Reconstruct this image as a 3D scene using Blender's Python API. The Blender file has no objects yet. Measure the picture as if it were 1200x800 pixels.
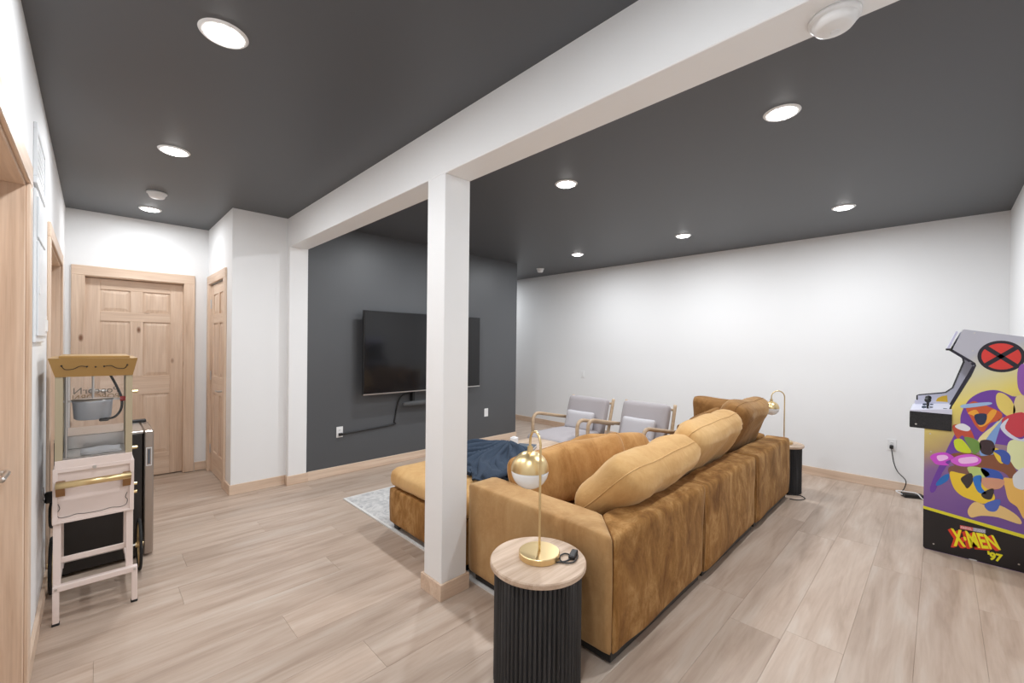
import bpy, bmesh, math, random
from mathutils import Vector, Matrix, noise
random.seed(7)
SC = bpy.context.scene
COL = SC.collection
PI = math.pi

# ------------------------------------------------------------------ camera
ZC, ZB = 2.66, 2.37            # ceiling, beam underside
XL, XW = -0.195, 5.75          # left wall, far white wall
YB, YH = -0.424, 5.757         # wall behind the camera side, end of hall
XB, XB2 = 1.378, 1.553         # beam faces
YK, XK = 4.562, 4.60           # charcoal wall
XBOX, YC = 0.907, 4.61         # closet box
YE = 7.2
_a, _b, _c = math.radians(44.657), math.radians(-0.266), math.radians(0.645)
F = Vector((math.sin(_a), math.cos(_a), 0)); R = Vector((math.cos(_a), -math.sin(_a), 0)); U = Vector((0, 0, 1))
F2 = F*math.cos(_b) + U*math.sin(_b); U2 = U*math.cos(_b) - F*math.sin(_b)
R3 = R*math.cos(_c) + U2*math.sin(_c); U3 = U2*math.cos(_c) - R*math.sin(_c)
cd = bpy.data.cameras.new('camera'); cam = bpy.data.objects.new('camera', cd); COL.objects.link(cam)
cd.sensor_fit = 'HORIZONTAL'; cd.sensor_width = 36.0; cd.lens = 36.0*495.987/1200.0
cd.shift_y = 5.888/1200.0; cd.clip_start = 0.02
m = Matrix.Identity(4)
for i in range(3):
    m[i][0] = R3[i]; m[i][1] = U3[i]; m[i][2] = -F2[i]
m[2][3] = 1.425
cam.matrix_world = m
SC.camera = cam

# ------------------------------------------------------------------ world, exposure
w = bpy.data.worlds.new('world'); SC.world = w; w.use_nodes = True
w.node_tree.nodes['Background'].inputs[0].default_value = (0.8, 0.87, 1, 1)
w.node_tree.nodes['Background'].inputs[1].default_value = 0.4
SC.view_settings.view_transform = 'Standard'; SC.view_settings.look = 'None'
SC.view_settings.gamma = 1.0; SC.view_settings.use_curve_mapping = False
SC.view_settings.exposure = 0.72
LAMP_W = 11.0                  # watts of every recessed ceiling lamp
LAMP_EMIT = 14.0
LAMP_SPOTS = [(.366, .55), (.366, 2.04), (.366, 3.52), (.372, 5.24),  # first hall spot is out of view, added at the row's spacing for fill
              (2.57, .60), (2.57, 2.03), (2.57, 3.48), (4.67, .61), (4.67, 2.03), (4.67, 3.48), (5.1, 6.3)]

# ------------------------------------------------------------------ materials
def mat(name):
    m = bpy.data.materials.new(name); m.use_nodes = True
    nt = m.node_tree; b = nt.nodes['Principled BSDF']
    return m, nt, b
def N(nt, t, **k):
    n = nt.nodes.new(t)
    for a, v in k.items():
        if hasattr(n, a): setattr(n, a, v)
        else: n.inputs[a].default_value = v
    return n
def plain(name, c, rough=.5, metal=0., spec=.5, bump=0., bscale=200., emit=0., coat=0., alpha=1., trans=0.):
    m, nt, b = mat(name)
    b.inputs['Base Color'].default_value = (*c, 1); b.inputs['Roughness'].default_value = rough
    b.inputs['Metallic'].default_value = metal; b.inputs['Specular IOR Level'].default_value = spec
    b.inputs['Coat Weight'].default_value = coat; b.inputs['Transmission Weight'].default_value = trans
    if emit:
        b.inputs['Emission Color'].default_value = (*c, 1); b.inputs['Emission Strength'].default_value = emit
    tc = N(nt, 'ShaderNodeTexCoord'); nz = N(nt, 'ShaderNodeTexNoise', Scale=bscale, Detail=3.0)
    nt.links.new(tc.outputs['Object'], nz.inputs['Vector'])
    if bump:
        bp = N(nt, 'ShaderNodeBump', Strength=bump, Distance=.002)
        nt.links.new(nz.outputs['Fac'], bp.inputs['Height']); nt.links.new(bp.outputs['Normal'], b.inputs['Normal'])
    else:
        dv = .01 if metal > .5 else .04; mr = N(nt, 'ShaderNodeMapRange'); mr.inputs['To Min'].default_value = max(0, rough-dv); mr.inputs['To Max'].default_value = min(1, rough+dv)
        nt.links.new(nz.outputs['Fac'], mr.inputs['Value']); nt.links.new(mr.outputs[0], b.inputs['Roughness'])
    return m
def ramp(nt, stops):
    r = N(nt, 'ShaderNodeValToRGB'); e = r.color_ramp.elements
    while len(e) < len(stops): e.new(.5)
    for i, (p, c) in enumerate(stops): e[i].position = p; e[i].color = (*c, 1)
    return r
def wood(name, axis, tones, knots=True, rough=.45, scale=1., rnd=True, coord='Object'):
    m, nt, b = mat(name); L = nt.links.new
    tc = N(nt, 'ShaderNodeTexCoord'); oi = N(nt, 'ShaderNodeObjectInfo')
    mul = N(nt, 'ShaderNodeVectorMath', operation='SCALE'); mul.inputs[0].default_value = (37, 19, 23); L(oi.outputs['Random'], mul.inputs['Scale'])
    add = N(nt, 'ShaderNodeVectorMath', operation='ADD'); L(tc.outputs[coord], add.inputs[0]); L(mul.outputs[0], add.inputs[1])
    mp = N(nt, 'ShaderNodeMapping'); s = [11*scale]*3; s['xyz'.index(axis)] = .8*scale; mp.inputs['Scale'].default_value = s
    L(add.outputs[0], mp.inputs['Vector'])
    n1 = N(nt, 'ShaderNodeTexNoise', Scale=1.0, Detail=5.0, Roughness=.6, Distortion=.5); L(mp.outputs[0], n1.inputs['Vector'])
    r1 = ramp(nt, tones); L(n1.outputs['Fac'], r1.inputs[0])
    mp2 = N(nt, 'ShaderNodeMapping'); s = [120*scale]*3; s['xyz'.index(axis)] = 3*scale; mp2.inputs['Scale'].default_value = s
    L(add.outputs[0], mp2.inputs['Vector'])
    n2 = N(nt, 'ShaderNodeTexNoise', Scale=1.0, Detail=3.0); L(mp2.outputs[0], n2.inputs['Vector'])
    mx = N(nt, 'ShaderNodeMix', data_type='RGBA', blend_type='MULTIPLY'); mx.inputs[0].default_value = .25
    r2 = ramp(nt, [(.35, (.62, .55, .5)), (.6, (1, 1, 1))]); L(n2.outputs['Fac'], r2.inputs[0])
    L(r1.outputs[0], mx.inputs[6]); L(r2.outputs[0], mx.inputs[7]); out = mx.outputs[2]
    if knots:
        mp3 = N(nt, 'ShaderNodeMapping'); s = [5.]*3; s['xyz'.index(axis)] = 2.4; mp3.inputs['Scale'].default_value = s
        L(add.outputs[0], mp3.inputs['Vector'])
        v = N(nt, 'ShaderNodeTexVoronoi', Scale=.8); L(mp3.outputs[0], v.inputs['Vector'])
        rk = ramp(nt, [(.035, (1, 1, 1)), (.085, (0, 0, 0))]); L(v.outputs['Distance'], rk.inputs[0])
        mk = N(nt, 'ShaderNodeMix', data_type='RGBA'); L(rk.outputs[0], mk.inputs[0]); L(out, mk.inputs[6]); mk.inputs[7].default_value = (.22, .10, .05, 1)
        out = mk.outputs[2]
    L(out, b.inputs['Base Color']); b.inputs['Roughness'].default_value = rough
    bp = N(nt, 'ShaderNodeBump', Strength=.08, Distance=.001); L(n2.outputs['Fac'], bp.inputs['Height']); L(bp.outputs['Normal'], b.inputs['Normal'])
    return m

PT = [(.22, (.50, .32, .21)), (.40, (.68, .505, .375)), (.56, (.77, .60, .465)), (.72, (.81, .66, .53))]
M = {}
M['white'] = plain('white_wall_paint', (.84, .84, .84), .75, bump=.05, bscale=120)
M['beamw'] = plain('white_beam_paint', (.86, .86, .86), .55, bump=.03, bscale=120)
M['dark'] = plain('charcoal_ceiling_paint', (.086, .090, .097), .48, bump=.05, bscale=120)
M['darkw'] = plain('charcoal_wall_paint', (.085, .088, .094), .45, bump=.05, bscale=120)
for ax in 'xyz': M['pine'+ax] = wood('pine_grain_'+ax, ax, PT)
M['sub'] = plain('underfloor', (.45, .35, .27), .8)
M['plastic'] = plain('white_plastic', (.82, .82, .82), .4)
M['panelw'] = plain('painted_metal_panel', (.78, .80, .82), .45)
M['black'] = plain('black_plastic', (.012, .012, .013), .45)
M['blackg'] = plain('black_lacquer', (.012, .011, .013), .28)
M['rubber'] = plain('black_rubber', (.015, .015, .015), .8)
M['glass_tv'] = plain('tv_screen_glass', (.010, .010, .011), .10, spec=.42)
M['steel'] = plain('brushed_steel', (.62, .60, .58), .32, 1.)
M['alu'] = plain('kettle_aluminium', (.60, .64, .70), .42, .4)
M['brass'] = plain('brushed_brass', (.76, .58, .31), .34, 1.)
M['gold'] = plain('gold_paint', (.42, .255, .088), .38, .3)
M['bracket'] = plain('bronze_bracket', (.30, .15, .045), .35, .5)
M['fsteel'] = plain('warm_brushed_steel', (.44, .385, .345), .34, 1.)  # brown of the room's reflection is put into the door's base colour
M['olive'] = plain('beige_gold_trim', (.44, .37, .25), .5, .1)
M['blush'] = plain('blush_cart_paint', (.80, .68, .63), .4)
M['opal'] = plain('opal_glass', (.86, .86, .86), .2, coat=.4)
M['red'] = plain('red_knob', (.55, .02, .02), .3)
M['linen'] = plain('grey_linen', (.42, .385, .395), .9, bump=.4, bscale=500)
M['linen2'] = plain('pale_linen', (.54, .52, .54), .9, bump=.4, bscale=500)
M['navy'] = plain('navy_knit', (.026, .042, .070), .95, bump=.5, bscale=300)
M['soundcloth'] = plain('dark_grey_cloth', (.07, .07, .072), .8)
M['paper'] = plain('white_paper', (.8, .8, .82), .6)
M['slate'] = plain('slate_cover', (.10, .12, .15), .6)
M['lampglow'] = plain('lamp_diffuser', (1, .985, .96), .4, emit=LAMP_EMIT)
M['flute'] = wood('black_stained_wood', 'z', [(.3, (.012, .012, .013)), (.55, (.028, .028, .030)), (.75, (.075, .075, .078))], knots=False, rough=.55, scale=2)
M['mango'] = wood('whitewashed_mango_wood', 'x', [(.3, (.40, .27, .18)), (.45, (.55, .405, .295)), (.65, (.68, .53, .41))], knots=False, rough=.5, scale=1.7)
M['ash'] = wood('light_ash_frame', 'x', [(.3, (.42, .29, .18)), (.6, (.56, .41, .27))], knots=False, rough=.45, scale=2)
M['fridge'] = plain('black_fridge_shell', (.022, .019, .018), .35)
def glass(name):
    m, nt, b = mat(name); L = nt.links.new
    t = N(nt, 'ShaderNodeBsdfTransparent'); g = N(nt, 'ShaderNodeBsdfGlossy'); g.inputs['Roughness'].default_value = .03
    fr = N(nt, 'ShaderNodeFresnel'); fr.inputs[0].default_value = 1.4
    mx = N(nt, 'ShaderNodeMixShader'); L(fr.outputs[0], mx.inputs[0]); L(t.outputs[0], mx.inputs[1]); L(g.outputs[0], mx.inputs[2])
    L(mx.outputs[0], nt.nodes['Material Output'].inputs[0]); return m
M['glass'] = glass('clear_pane')

def velvet(name, dark, mid, light, scale=1.0, nap=.35):
    m, nt, b = mat(name); L = nt.links.new
    tc = N(nt, 'ShaderNodeTexCoord'); oi = N(nt, 'ShaderNodeObjectInfo')
    mul = N(nt, 'ShaderNodeVectorMath', operation='SCALE'); mul.inputs[0].default_value = (7, 9, 5); L(oi.outputs['Random'], mul.inputs['Scale'])
    add = N(nt, 'ShaderNodeVectorMath', operation='ADD'); L(tc.outputs['Object'], add.inputs[0]); L(mul.outputs[0], add.inputs[1])
    mp = N(nt, 'ShaderNodeMapping'); mp.inputs['Scale'].default_value = (6*scale, 6*scale, 2.8*scale); L(add.outputs[0], mp.inputs['Vector'])
    n = N(nt, 'ShaderNodeTexNoise', Scale=1.4, Detail=6.0, Roughness=.72, Distortion=.5); L(mp.outputs[0], n.inputs['Vector'])
    r = ramp(nt, [(.30, dark), (.5, mid), (.68, light)]); L(n.outputs['Fac'], r.inputs[0])
    L(r.outputs[0], b.inputs['Base Color']); b.inputs['Roughness'].default_value = .85
    b.inputs['Specular IOR Level'].default_value = .2
    b.inputs['Sheen Weight'].default_value = nap; b.inputs['Sheen Roughness'].default_value = .4
    b.inputs['Sheen Tint'].default_value = (1, .78, .5, 1)
    n2 = N(nt, 'ShaderNodeTexNoise', Scale=11.0, Detail=4.0, Distortion=1.2); L(tc.outputs['Object'], n2.inputs['Vector'])
    bp = N(nt, 'ShaderNodeBump', Strength=.45, Distance=.010); L(n2.outputs['Fac'], bp.inputs['Height']); L(bp.outputs['Normal'], b.inputs['Normal'])
    return m
M['velvet'] = velvet('cognac_velvet_brushed', (.15, .06, .014), (.30, .145, .042), (.50, .285, .11), 1.0, .12)  # one fabric
M['velvet_s'] = velvet('cognac_velvet_smooth', (.36, .19, .072), (.46, .265, .112), (.54, .335, .155), .5, .5)
M['velvet_c'] = velvet('cognac_velvet_light', (.50, .275, .10), (.58, .345, .14), (.64, .405, .18), .4, .5)  # lit copy of the same velvet, brightness of the nap painted in
M['velvet_b'] = velvet('cognac_velvet_mottled', (.27, .125, .035), (.42, .21, .07), (.52, .29, .11), .8, .45)
M['velvet_d'] = velvet('cognac_velvet_dark', (.17, .075, .02), (.27, .13, .042), (.36, .19, .065), .7, .4)  # shaded copy of the same velvet, shade on the nap painted in

def floor_mat():
    m, nt, b = mat('washed_oak_vinyl'); L = nt.links.new
    tc = N(nt, 'ShaderNodeTexCoord'); oi = N(nt, 'ShaderNodeObjectInfo')
    mul = N(nt, 'ShaderNodeVectorMath', operation='SCALE'); mul.inputs[0].default_value = (61, 83, 0); L(oi.outputs['Random'], mul.inputs['Scale'])
    add = N(nt, 'ShaderNodeVectorMath', operation='ADD'); L(tc.outputs['Object'], add.inputs[0]); L(mul.outputs[0], add.inputs[1])
    mp = N(nt, 'ShaderNodeMapping'); mp.inputs['Scale'].default_value = (1.1, 9, 1); L(add.outputs[0], mp.inputs['Vector'])
    n = N(nt, 'ShaderNodeTexNoise', Scale=1.2, Detail=4.0, Roughness=.55, Distortion=.6); L(mp.outputs[0], n.inputs['Vector'])
    r = ramp(nt, [(.25, (.36, .27, .205)), (.42, (.465, .355, .280)), (.56, (.53, .42, .340)), (.72, (.575, .485, .410))]); L(n.outputs['Fac'], r.inputs[0])
    mp2 = N(nt, 'ShaderNodeMapping'); mp2.inputs['Scale'].default_value = (4, 70, 1); L(add.outputs[0], mp2.inputs['Vector'])
    n2 = N(nt, 'ShaderNodeTexNoise', Scale=1.0, Detail=4.0); L(mp2.outputs[0], n2.inputs['Vector'])
    r2 = ramp(nt, [(.3, (.78, .74, .7)), (.6, (1, 1, 1))]); L(n2.outputs['Fac'], r2.inputs[0])
    mx = N(nt, 'ShaderNodeMix', data_type='RGBA', blend_type='MULTIPLY'); mx.inputs[0].default_value = .35
    L(r.outputs[0], mx.inputs[6]); L(r2.outputs[0], mx.inputs[7])
    hs = N(nt, 'ShaderNodeHueSaturation'); mr = N(nt, 'ShaderNodeMapRange'); mr.inputs['To Min'].default_value = .93; mr.inputs['To Max'].default_value = 1.06
    L(oi.outputs['Random'], mr.inputs['Value']); L(mr.outputs[0], hs.inputs['Value']); L(mx.outputs[2], hs.inputs['Color'])
    L(hs.outputs[0], b.inputs['Base Color']); b.inputs['Roughness'].default_value = .42; b.inputs['Specular IOR Level'].default_value = .4
    bp = N(nt, 'ShaderNodeBump', Strength=.05, Distance=.001); L(n2.outputs['Fac'], bp.inputs['Height']); L(bp.outputs['Normal'], b.inputs['Normal'])
    return m
M['plank'] = floor_mat()
def rug_mat():
    m, nt, b = mat('distressed_grey_rug'); L = nt.links.new
    tc = N(nt, 'ShaderNodeTexCoord')
    n = N(nt, 'ShaderNodeTexNoise', Scale=11.0, Detail=8.0, Roughness=.75, Distortion=1.5); L(tc.outputs['Object'], n.inputs['Vector'])
    r = ramp(nt, [(.36, (.36, .36, .37)), (.5, (.54, .53, .52)), (.62, (.66, .645, .63))]); L(n.outputs['Fac'], r.inputs[0])
    L(r.outputs[0], b.inputs['Base Color']); b.inputs['Roughness'].default_value = .95
    n2 = N(nt, 'ShaderNodeTexNoise', Scale=400.0); L(tc.outputs['Object'], n2.inputs['Vector'])
    bp = N(nt, 'ShaderNodeBump', Strength=.4, Distance=.003); L(n2.outputs['Fac'], bp.inputs['Height']); L(bp.outputs['Normal'], b.inputs['Normal'])
    return m
M['rug'] = rug_mat()
M['rugedge'] = plain('pale_rug_binding', (.70, .69, .67), .9)

def art_mat():
    # printed background of the side art: purple foot, yellow middle, lavender-grey head, golden front strip
    m, nt, b = mat('printed_side_art'); L = nt.links.new
    tc = N(nt, 'ShaderNodeTexCoord'); sp = N(nt, 'ShaderNodeSeparateXYZ'); L(tc.outputs['Object'], sp.inputs[0])
    n = N(nt, 'ShaderNodeTexNoise', Scale=6.0, Detail=2.0); L(tc.outputs['Object'], n.inputs['Vector'])
    a = N(nt, 'ShaderNodeMath', operation='MULTIPLY_ADD'); L(n.outputs['Fac'], a.inputs[0]); a.inputs[1].default_value = .10; L(sp.outputs['Z'], a.inputs[2])
    a2 = N(nt, 'ShaderNodeMath', operation='MULTIPLY_ADD'); L(sp.outputs['Y'], a2.inputs[0]); a2.inputs[1].default_value = .55; L(a.outputs[0], a2.inputs[2])
    mr = N(nt, 'ShaderNodeMapRange'); mr.inputs['From Min'].default_value = .2; mr.inputs['From Max'].default_value = 1.6; L(a2.outputs[0], mr.inputs['Value'])
    r = ramp(nt, [(.05, (.17, .08, .30)), (.30, (.25, .13, .32)), (.42, (.50, .36, .16)), (.60, (.82, .68, .16)), (.74, (.66, .64, .46)), (.82, (.50, .50, .57))])
    L(mr.outputs[0], r.inputs[0]); L(r.outputs[0], b.inputs['Base Color']); b.inputs['Roughness'].default_value = .3
    return m
M['art'] = art_mat()
_pc = {}
def pcol(c, rough=.3):
    k = tuple(c)
    if k not in _pc: _pc[k] = plain('print_colour', c, rough)
    return _pc[k]

# ------------------------------------------------------------------ object helpers
def link(name, me, mt, parent=None, smooth=False):
    o = bpy.data.objects.new(name, me); COL.objects.link(o)
    if mt is not None and not me.materials: me.materials.append(mt)
    if smooth:
        me.polygons.foreach_set('use_smooth', [True]*len(me.polygons))
    if parent is not None: o.parent = parent
    return o
def from_bm(name, bm, mt, parent=None, smooth=False):
    me = bpy.data.meshes.new(name); bmesh.ops.recalc_face_normals(bm, faces=bm.faces[:]); bm.to_mesh(me); bm.free()
    return link(name, me, mt, parent, smooth)
def tag(o, label=None, cat=None, group=None, kind=None):
    if label: o['label'] = label
    if cat: o['category'] = cat
    if group: o['group'] = group
    if kind: o['kind'] = kind
    return o
def thing(name, label, cat, loc=(0, 0, 0), rotz=0, group=None):
    o = bpy.data.objects.new(name, None); COL.objects.link(o); o.location = loc; o.rotation_euler = (0, 0, rotz)
    o.empty_display_size = .05
    return tag(o, label, cat, group)
def struct(name, bm, mt, parent=None, kind=True):
    o = from_bm(name, bm, mt, parent)
    if parent is None: o['kind'] = 'structure'
    return o
def addbox(bm, x0, x1, y0, y1, z0, z1, bev=0., seg=1):
    x0, x1 = sorted((x0, x1)); y0, y1 = sorted((y0, y1)); z0, z1 = sorted((z0, z1))
    r = bmesh.ops.create_cube(bm, size=1.0); vs = r['verts']
    for v in vs:
        v.co = Vector((x0+(v.co.x+.5)*(x1-x0), y0+(v.co.y+.5)*(y1-y0), z0+(v.co.z+.5)*(z1-z0)))
    if bev > 0:
        es = list({e for v in vs for e in v.link_edges})
        bmesh.ops.bevel(bm, geom=es, offset=bev, segments=seg, affect='EDGES', profile=.5)
    return bm
def box(*a, **k):
    return addbox(bmesh.new(), *a, **k)
def boxes(lst, bev=0.):
    bm = bmesh.new()
    for b in lst: addbox(bm, *b, bev=bev)
    return bm
def addcyl(bm, p0, p1, r0, r1=None, seg=20, caps=True):
    p0, p1 = Vector(p0), Vector(p1); r1 = r0 if r1 is None else r1
    d = (p1-p0).normalized(); a = d.orthogonal().normalized(); b = d.cross(a)
    A = [bm.verts.new(p0+(a*math.cos(t)+b*math.sin(t))*r0) for t in [2*PI*i/seg for i in range(seg)]]
    B = [bm.verts.new(p1+(a*math.cos(t)+b*math.sin(t))*r1) for t in [2*PI*i/seg for i in range(seg)]]
    for i in range(seg): bm.faces.new((A[i], A[(i+1) % seg], B[(i+1) % seg], B[i]))
    if caps: bm.faces.new(A[::-1]); bm.faces.new(B)
    return bm
def lathe(prof, seg=40, c=(0, 0, 0)):
    bm = bmesh.new(); rings = []
    for r, z in prof:
        if r < 1e-6: rings.append([bm.verts.new((c[0], c[1], c[2]+z))])
        else: rings.append([bm.verts.new((c[0]+r*math.cos(2*PI*i/seg), c[1]+r*math.sin(2*PI*i/seg), c[2]+z)) for i in range(seg)])
    for a, b in zip(rings, rings[1:]):
        for i in range(seg):
            j = (i+1) % seg
            q = [a[i % len(a)], a[j % len(a)], b[j % len(b)], b[i % len(b)]]
            q = [v for k, v in enumerate(q) if v not in q[:k]]
            if len(q) > 2: bm.faces.new(q)
    return bm
def tube(pts, r, seg=10, closed=False, res=6, smoothpath=True):
    P = [Vector(p) for p in pts]
    if smoothpath and len(P) > 2:
        Q = []; n = len(P)
        rng = range(n if closed else n-1)
        for i in rng:
            p0 = P[(i-1) % n] if closed or i > 0 else P[0]; p1 = P[i]; p2 = P[(i+1) % n]; p3 = P[(i+2) % n] if closed or i+2 < n else P[-1]
            for k in range(res):
                t = k/res
                Q.append(.5*((2*p1)+(p2-p0)*t+(2*p0-5*p1+4*p2-p3)*t*t+(3*p1-p0-3*p2+p3)*t**3))
        if not closed: Q.append(P[-1])
        P = Q
    bm = bmesh.new(); rings = []; n = len(P); up = None
    for i, p in enumerate(P):
        d = (P[(i+1) % n]-P[i-1]) if closed else (P[min(i+1, n-1)]-P[max(i-1, 0)])
        d.normalize()
        if up is None: up = d.orthogonal().normalized()
        up = (up-d*up.dot(d)).normalized(); b = d.cross(up)
        rings.append([bm.verts.new(p+(up*math.cos(2*PI*k/seg)+b*math.sin(2*PI*k/seg))*r) for k in range(seg)])
    for i in range(n if closed else n-1):
        a, b = rings[i], rings[(i+1) % n]
        for k in range(seg): bm.faces.new((a[k], a[(k+1) % seg], b[(k+1) % seg], b[k]))
    if not closed: bm.faces.new(rings[0][::-1]); bm.faces.new(rings[-1])
    return bm
def prism(poly, axis, a0, a1):
    """polygon in the two other axes, pushed out along axis"""
    bm = bmesh.new(); i = 'xyz'.index(axis)
    def P(p, a):
        q = list(p); q.insert(i, a); return bm.verts.new(q)
    A = [P(p, a0) for p in poly]; B = [P(p, a1) for p in poly]; n = len(poly)
    bm.faces.new(A); bm.faces.new(B[::-1])
    for k in range(n): bm.faces.new((A[k], B[k], B[(k+1) % n], A[(k+1) % n]))
    return bm
def rbox(x0, x1, y0, y1, z0, z1, r=.03, puff=(0, 0, 0), wr=0., n=10, seed=0, wrs=5.):
    """soft upholstered box: rounded edges, faces puffed out, light wrinkles"""
    bm = bmesh.new(); bmesh.ops.create_cube(bm, size=2.0)
    bmesh.ops.subdivide_edges(bm, edges=bm.edges[:], cuts=n, use_grid_fill=True)
    h = Vector(((x1-x0)/2, (y1-y0)/2, (z1-z0)/2)); c = Vector(((x0+x1)/2, (y0+y1)/2, (z0+z1)/2))
    so = Vector((seed*3.1, seed*1.7, seed*.9))
    for v in bm.verts:
        u = v.co.copy()
        for k in range(3):          # push grid lines toward the edges so the radius gets vertices
            u[k] = math.copysign(abs(u[k])**.75, u[k])
        p = Vector((u[k]*h[k] for k in range(3)))
        inner = Vector((max(-(h[k]-r), min(h[k]-r, p[k])) for k in range(3)))
        d = p-inner
        nrm = d.normalized() if d.length > 1e-9 else Vector((0, 0, 1))
        q = inner+nrm*r if d.length > 1e-9 else p
        q = Vector(q)
        for k in range(3):
            o = [j for j in range(3) if j != k]
            q[k] += puff[k]*u[k]*(1-u[o[0]]**2)*(1-u[o[1]]**2)
        if wr: q += nrm*wr*noise.noise((q+so)*wrs)
        v.co = c+q
    return bm
def pillow(w, h, t, seed=0, wr=.006, n=22, sq=5., pinch=.05):
    """knife-edge cushion, width X, height Z, thickness Y, centred"""
    bm = bmesh.new(); so = Vector((seed*2.3, seed, -seed*1.3)); G = {}
    for s in (1, -1):
        for i in range(n+1):
            for j in range(n+1):
                u = -1+2*i/n; v = -1+2*j/n
                u = math.sin(u*PI/2); v = math.sin(v*PI/2)
                edge = i in (0, n) or j in (0, n)
                if s == -1 and edge: G[(s, i, j)] = G[(1, i, j)]; continue
                th = t/2*((1-abs(u)**sq)*(1-abs(v)**sq))**.45 if not edge else 0
                x = w/2*u*(1-pinch*(1-v*v)*.6)*(1+.02*abs(v)); z = h/2*v*(1-pinch*(1-u*u))
                ck = 1-.10*abs(u*v)**4; x *= ck; z *= ck
                p = Vector((x, s*th, z))
                q = noise.noise(p*5+so)*wr*2.2
                # gather wrinkles running away from the corners
                rad = math.atan2(1.001-abs(v), 1.001-abs(u))
                cr = math.sin(rad*15+seed)*wr*(abs(u*v))**1.6*1.1*(1-abs(u)**8)*(1-abs(v)**8)
                p.y += s*(q+cr)*(1 if not edge else .3)
                p.x += noise.noise(p*3+so*2)*wr; p.z += noise.noise(p*3-so)*wr*1.6
                G[(s, i, j)] = bm.verts.new(p)
    for s in (1, -1):
        for i in range(n):
            for j in range(n):
                q = [G[(s, i, j)], G[(s, i+1, j)], G[(s, i+1, j+1)], G[(s, i, j+1)]]
                bm.faces.new(q if s == 1 else q[::-1])
    rim = [G[(1, i, 0)].co.copy() for i in range(0, n, 2)]+[G[(1, n, j)].co.copy() for j in range(0, n, 2)] + \
          [G[(1, i, n)].co.copy() for i in range(n, 0, -2)]+[G[(1, 0, j)].co.copy() for j in range(n, 0, -2)]
    return bm, rim
def textmesh(name, s, size, mt, parent, mw, ext=.0006, bold=0., shear=0., corners=None):
    cu = bpy.data.curves.new('lettering', 'FONT'); cu.body = s; cu.size = size; cu.extrude = ext; cu.offset = bold; cu.shear = shear
    cu.align_x = 'CENTER'; cu.align_y = 'CENTER'
    o = bpy.data.objects.new('lettering', cu); COL.objects.link(o)
    me = bpy.data.meshes.new_from_object(o); bpy.data.objects.remove(o)
    if corners:                     # stretch the lettering to four points of the panel it is printed on
        xs = [v.co.x for v in me.vertices]; ys = [v.co.y for v in me.vertices]
        x0, x1, y0, y1 = min(xs), max(xs), min(ys), max(ys); BL, BR, TR, TL = [Vector(c) for c in corners]
        for v in me.vertices:
            a = (v.co.x-x0)/(x1-x0); b = (v.co.y-y0)/(y1-y0); z = v.co.z
            p = BL*(1-a)*(1-b)+BR*a*(1-b)+TR*a*b+TL*(1-a)*b
            v.co = p+Vector((-z, 0, 0))
    else: me.transform(mw)
    me.materials.clear()
    return link(name, me, mt, parent)

# ------------------------------------------------------------------ floor with its planks
floor = struct('floor', box(XL-.25, XW+.1, YB-.1, YE+.1, -.12, -.006), M['sub'])
_pm = {}
def plank_mesh(L, W):
    k = (round(L, 3), round(W, 3))
    if k in _pm: return _pm[k]
    bm = bmesh.new(); g = .0003; c = .0006
    def ring(dx, z): return [bm.verts.new((sx*(L/2-dx), sy*(W/2-dx), z)) for sx, sy in ((-1, -1), (1, -1), (1, 1), (-1, 1))]
    r = [ring(g, -.006), ring(g, -c), ring(g+c, 0)]
    bm.faces.new(r[0][::-1]); bm.faces.new(r[2])
    for a, b in zip(r, r[1:]):
        for i in range(4): bm.faces.new((a[i], a[(i+1) % 4], b[(i+1) % 4], b[i]))
    me = bpy.data.meshes.new('plank'); bm.to_mesh(me); bm.free(); me.materials.append(M['plank']); _pm[k] = me
    return me
PW, PL = .2325, 1.52
row = 0; y = .3005-PW*4
offs = [.0, .62, 1.12, .38, .9, .2, 1.3, .55]
while y < YE:
    y0, y1 = max(y, YB), min(y+PW, YE)
    if y1-y0 > .02:
        x = XL-1.52+offs[row % 8]
        if row == 4: x = 2.488-PL*2      # joints read off the floor by the arcade machine
        if row == 3: x = 2.14-PL*2
        if row == 5: x = 2.393-PL*2
        while x < XW:
            x0, x1 = max(x, XL-.02 if not 1.7 < (y0+y1)/2 < 5.2 else XL-.16), min(x+PL, XW)
            vis = True
            ym = (y0+y1)/2
            if ym > YC+.15 and x0 > XBOX and x1 < XK: vis = False
            if ym > YH: x0 = max(x0, XK-.1)
            if x1-x0 > .03 and vis:
                o = link('plank', plank_mesh(x1-x0, y1-y0), None, floor); o.location = ((x0+x1)/2, (y0+y1)/2, 0)
            x += PL
    y += PW; row += 1

# ------------------------------------------------------------------ walls, ceiling, beam
struct('ceiling', box(XL-.15, XW+.1, YB-.1, YE+.1, ZC, ZC+.1), M['dark'])
D1 = (1.70, 2.56, 2.05); D2 = (3.72, 5.0, 2.03)
T = .15
struct('wall_left', boxes([(XL-T, XL, YB-.1, D1[0], -.1, ZC), (XL-T, XL, D1[1], D2[0], -.1, ZC), (XL-T, XL, D2[1], YH+.1, -.1, ZC),
                           (XL-T, XL, D1[0], D1[1], D1[2], ZC), (XL-T, XL, D2[0], D2[1], D2[2], ZC)]), M['white'])
struct('wall_far_hall', box(XL-T, XBOX+.1, YH+.10, YH+.2, -.1, ZC), M['white'])
struct('wall_hall_end', boxes([(XL, -.075, YH, YH+.10, -.1, ZC), (.70, XBOX, YH, YH+.10, -.1, ZC), (-.075, .70, YH, YH+.10, 2.045, ZC)]), M['white'])
CD = (4.90, 5.64)              # closet door opening along y
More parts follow.
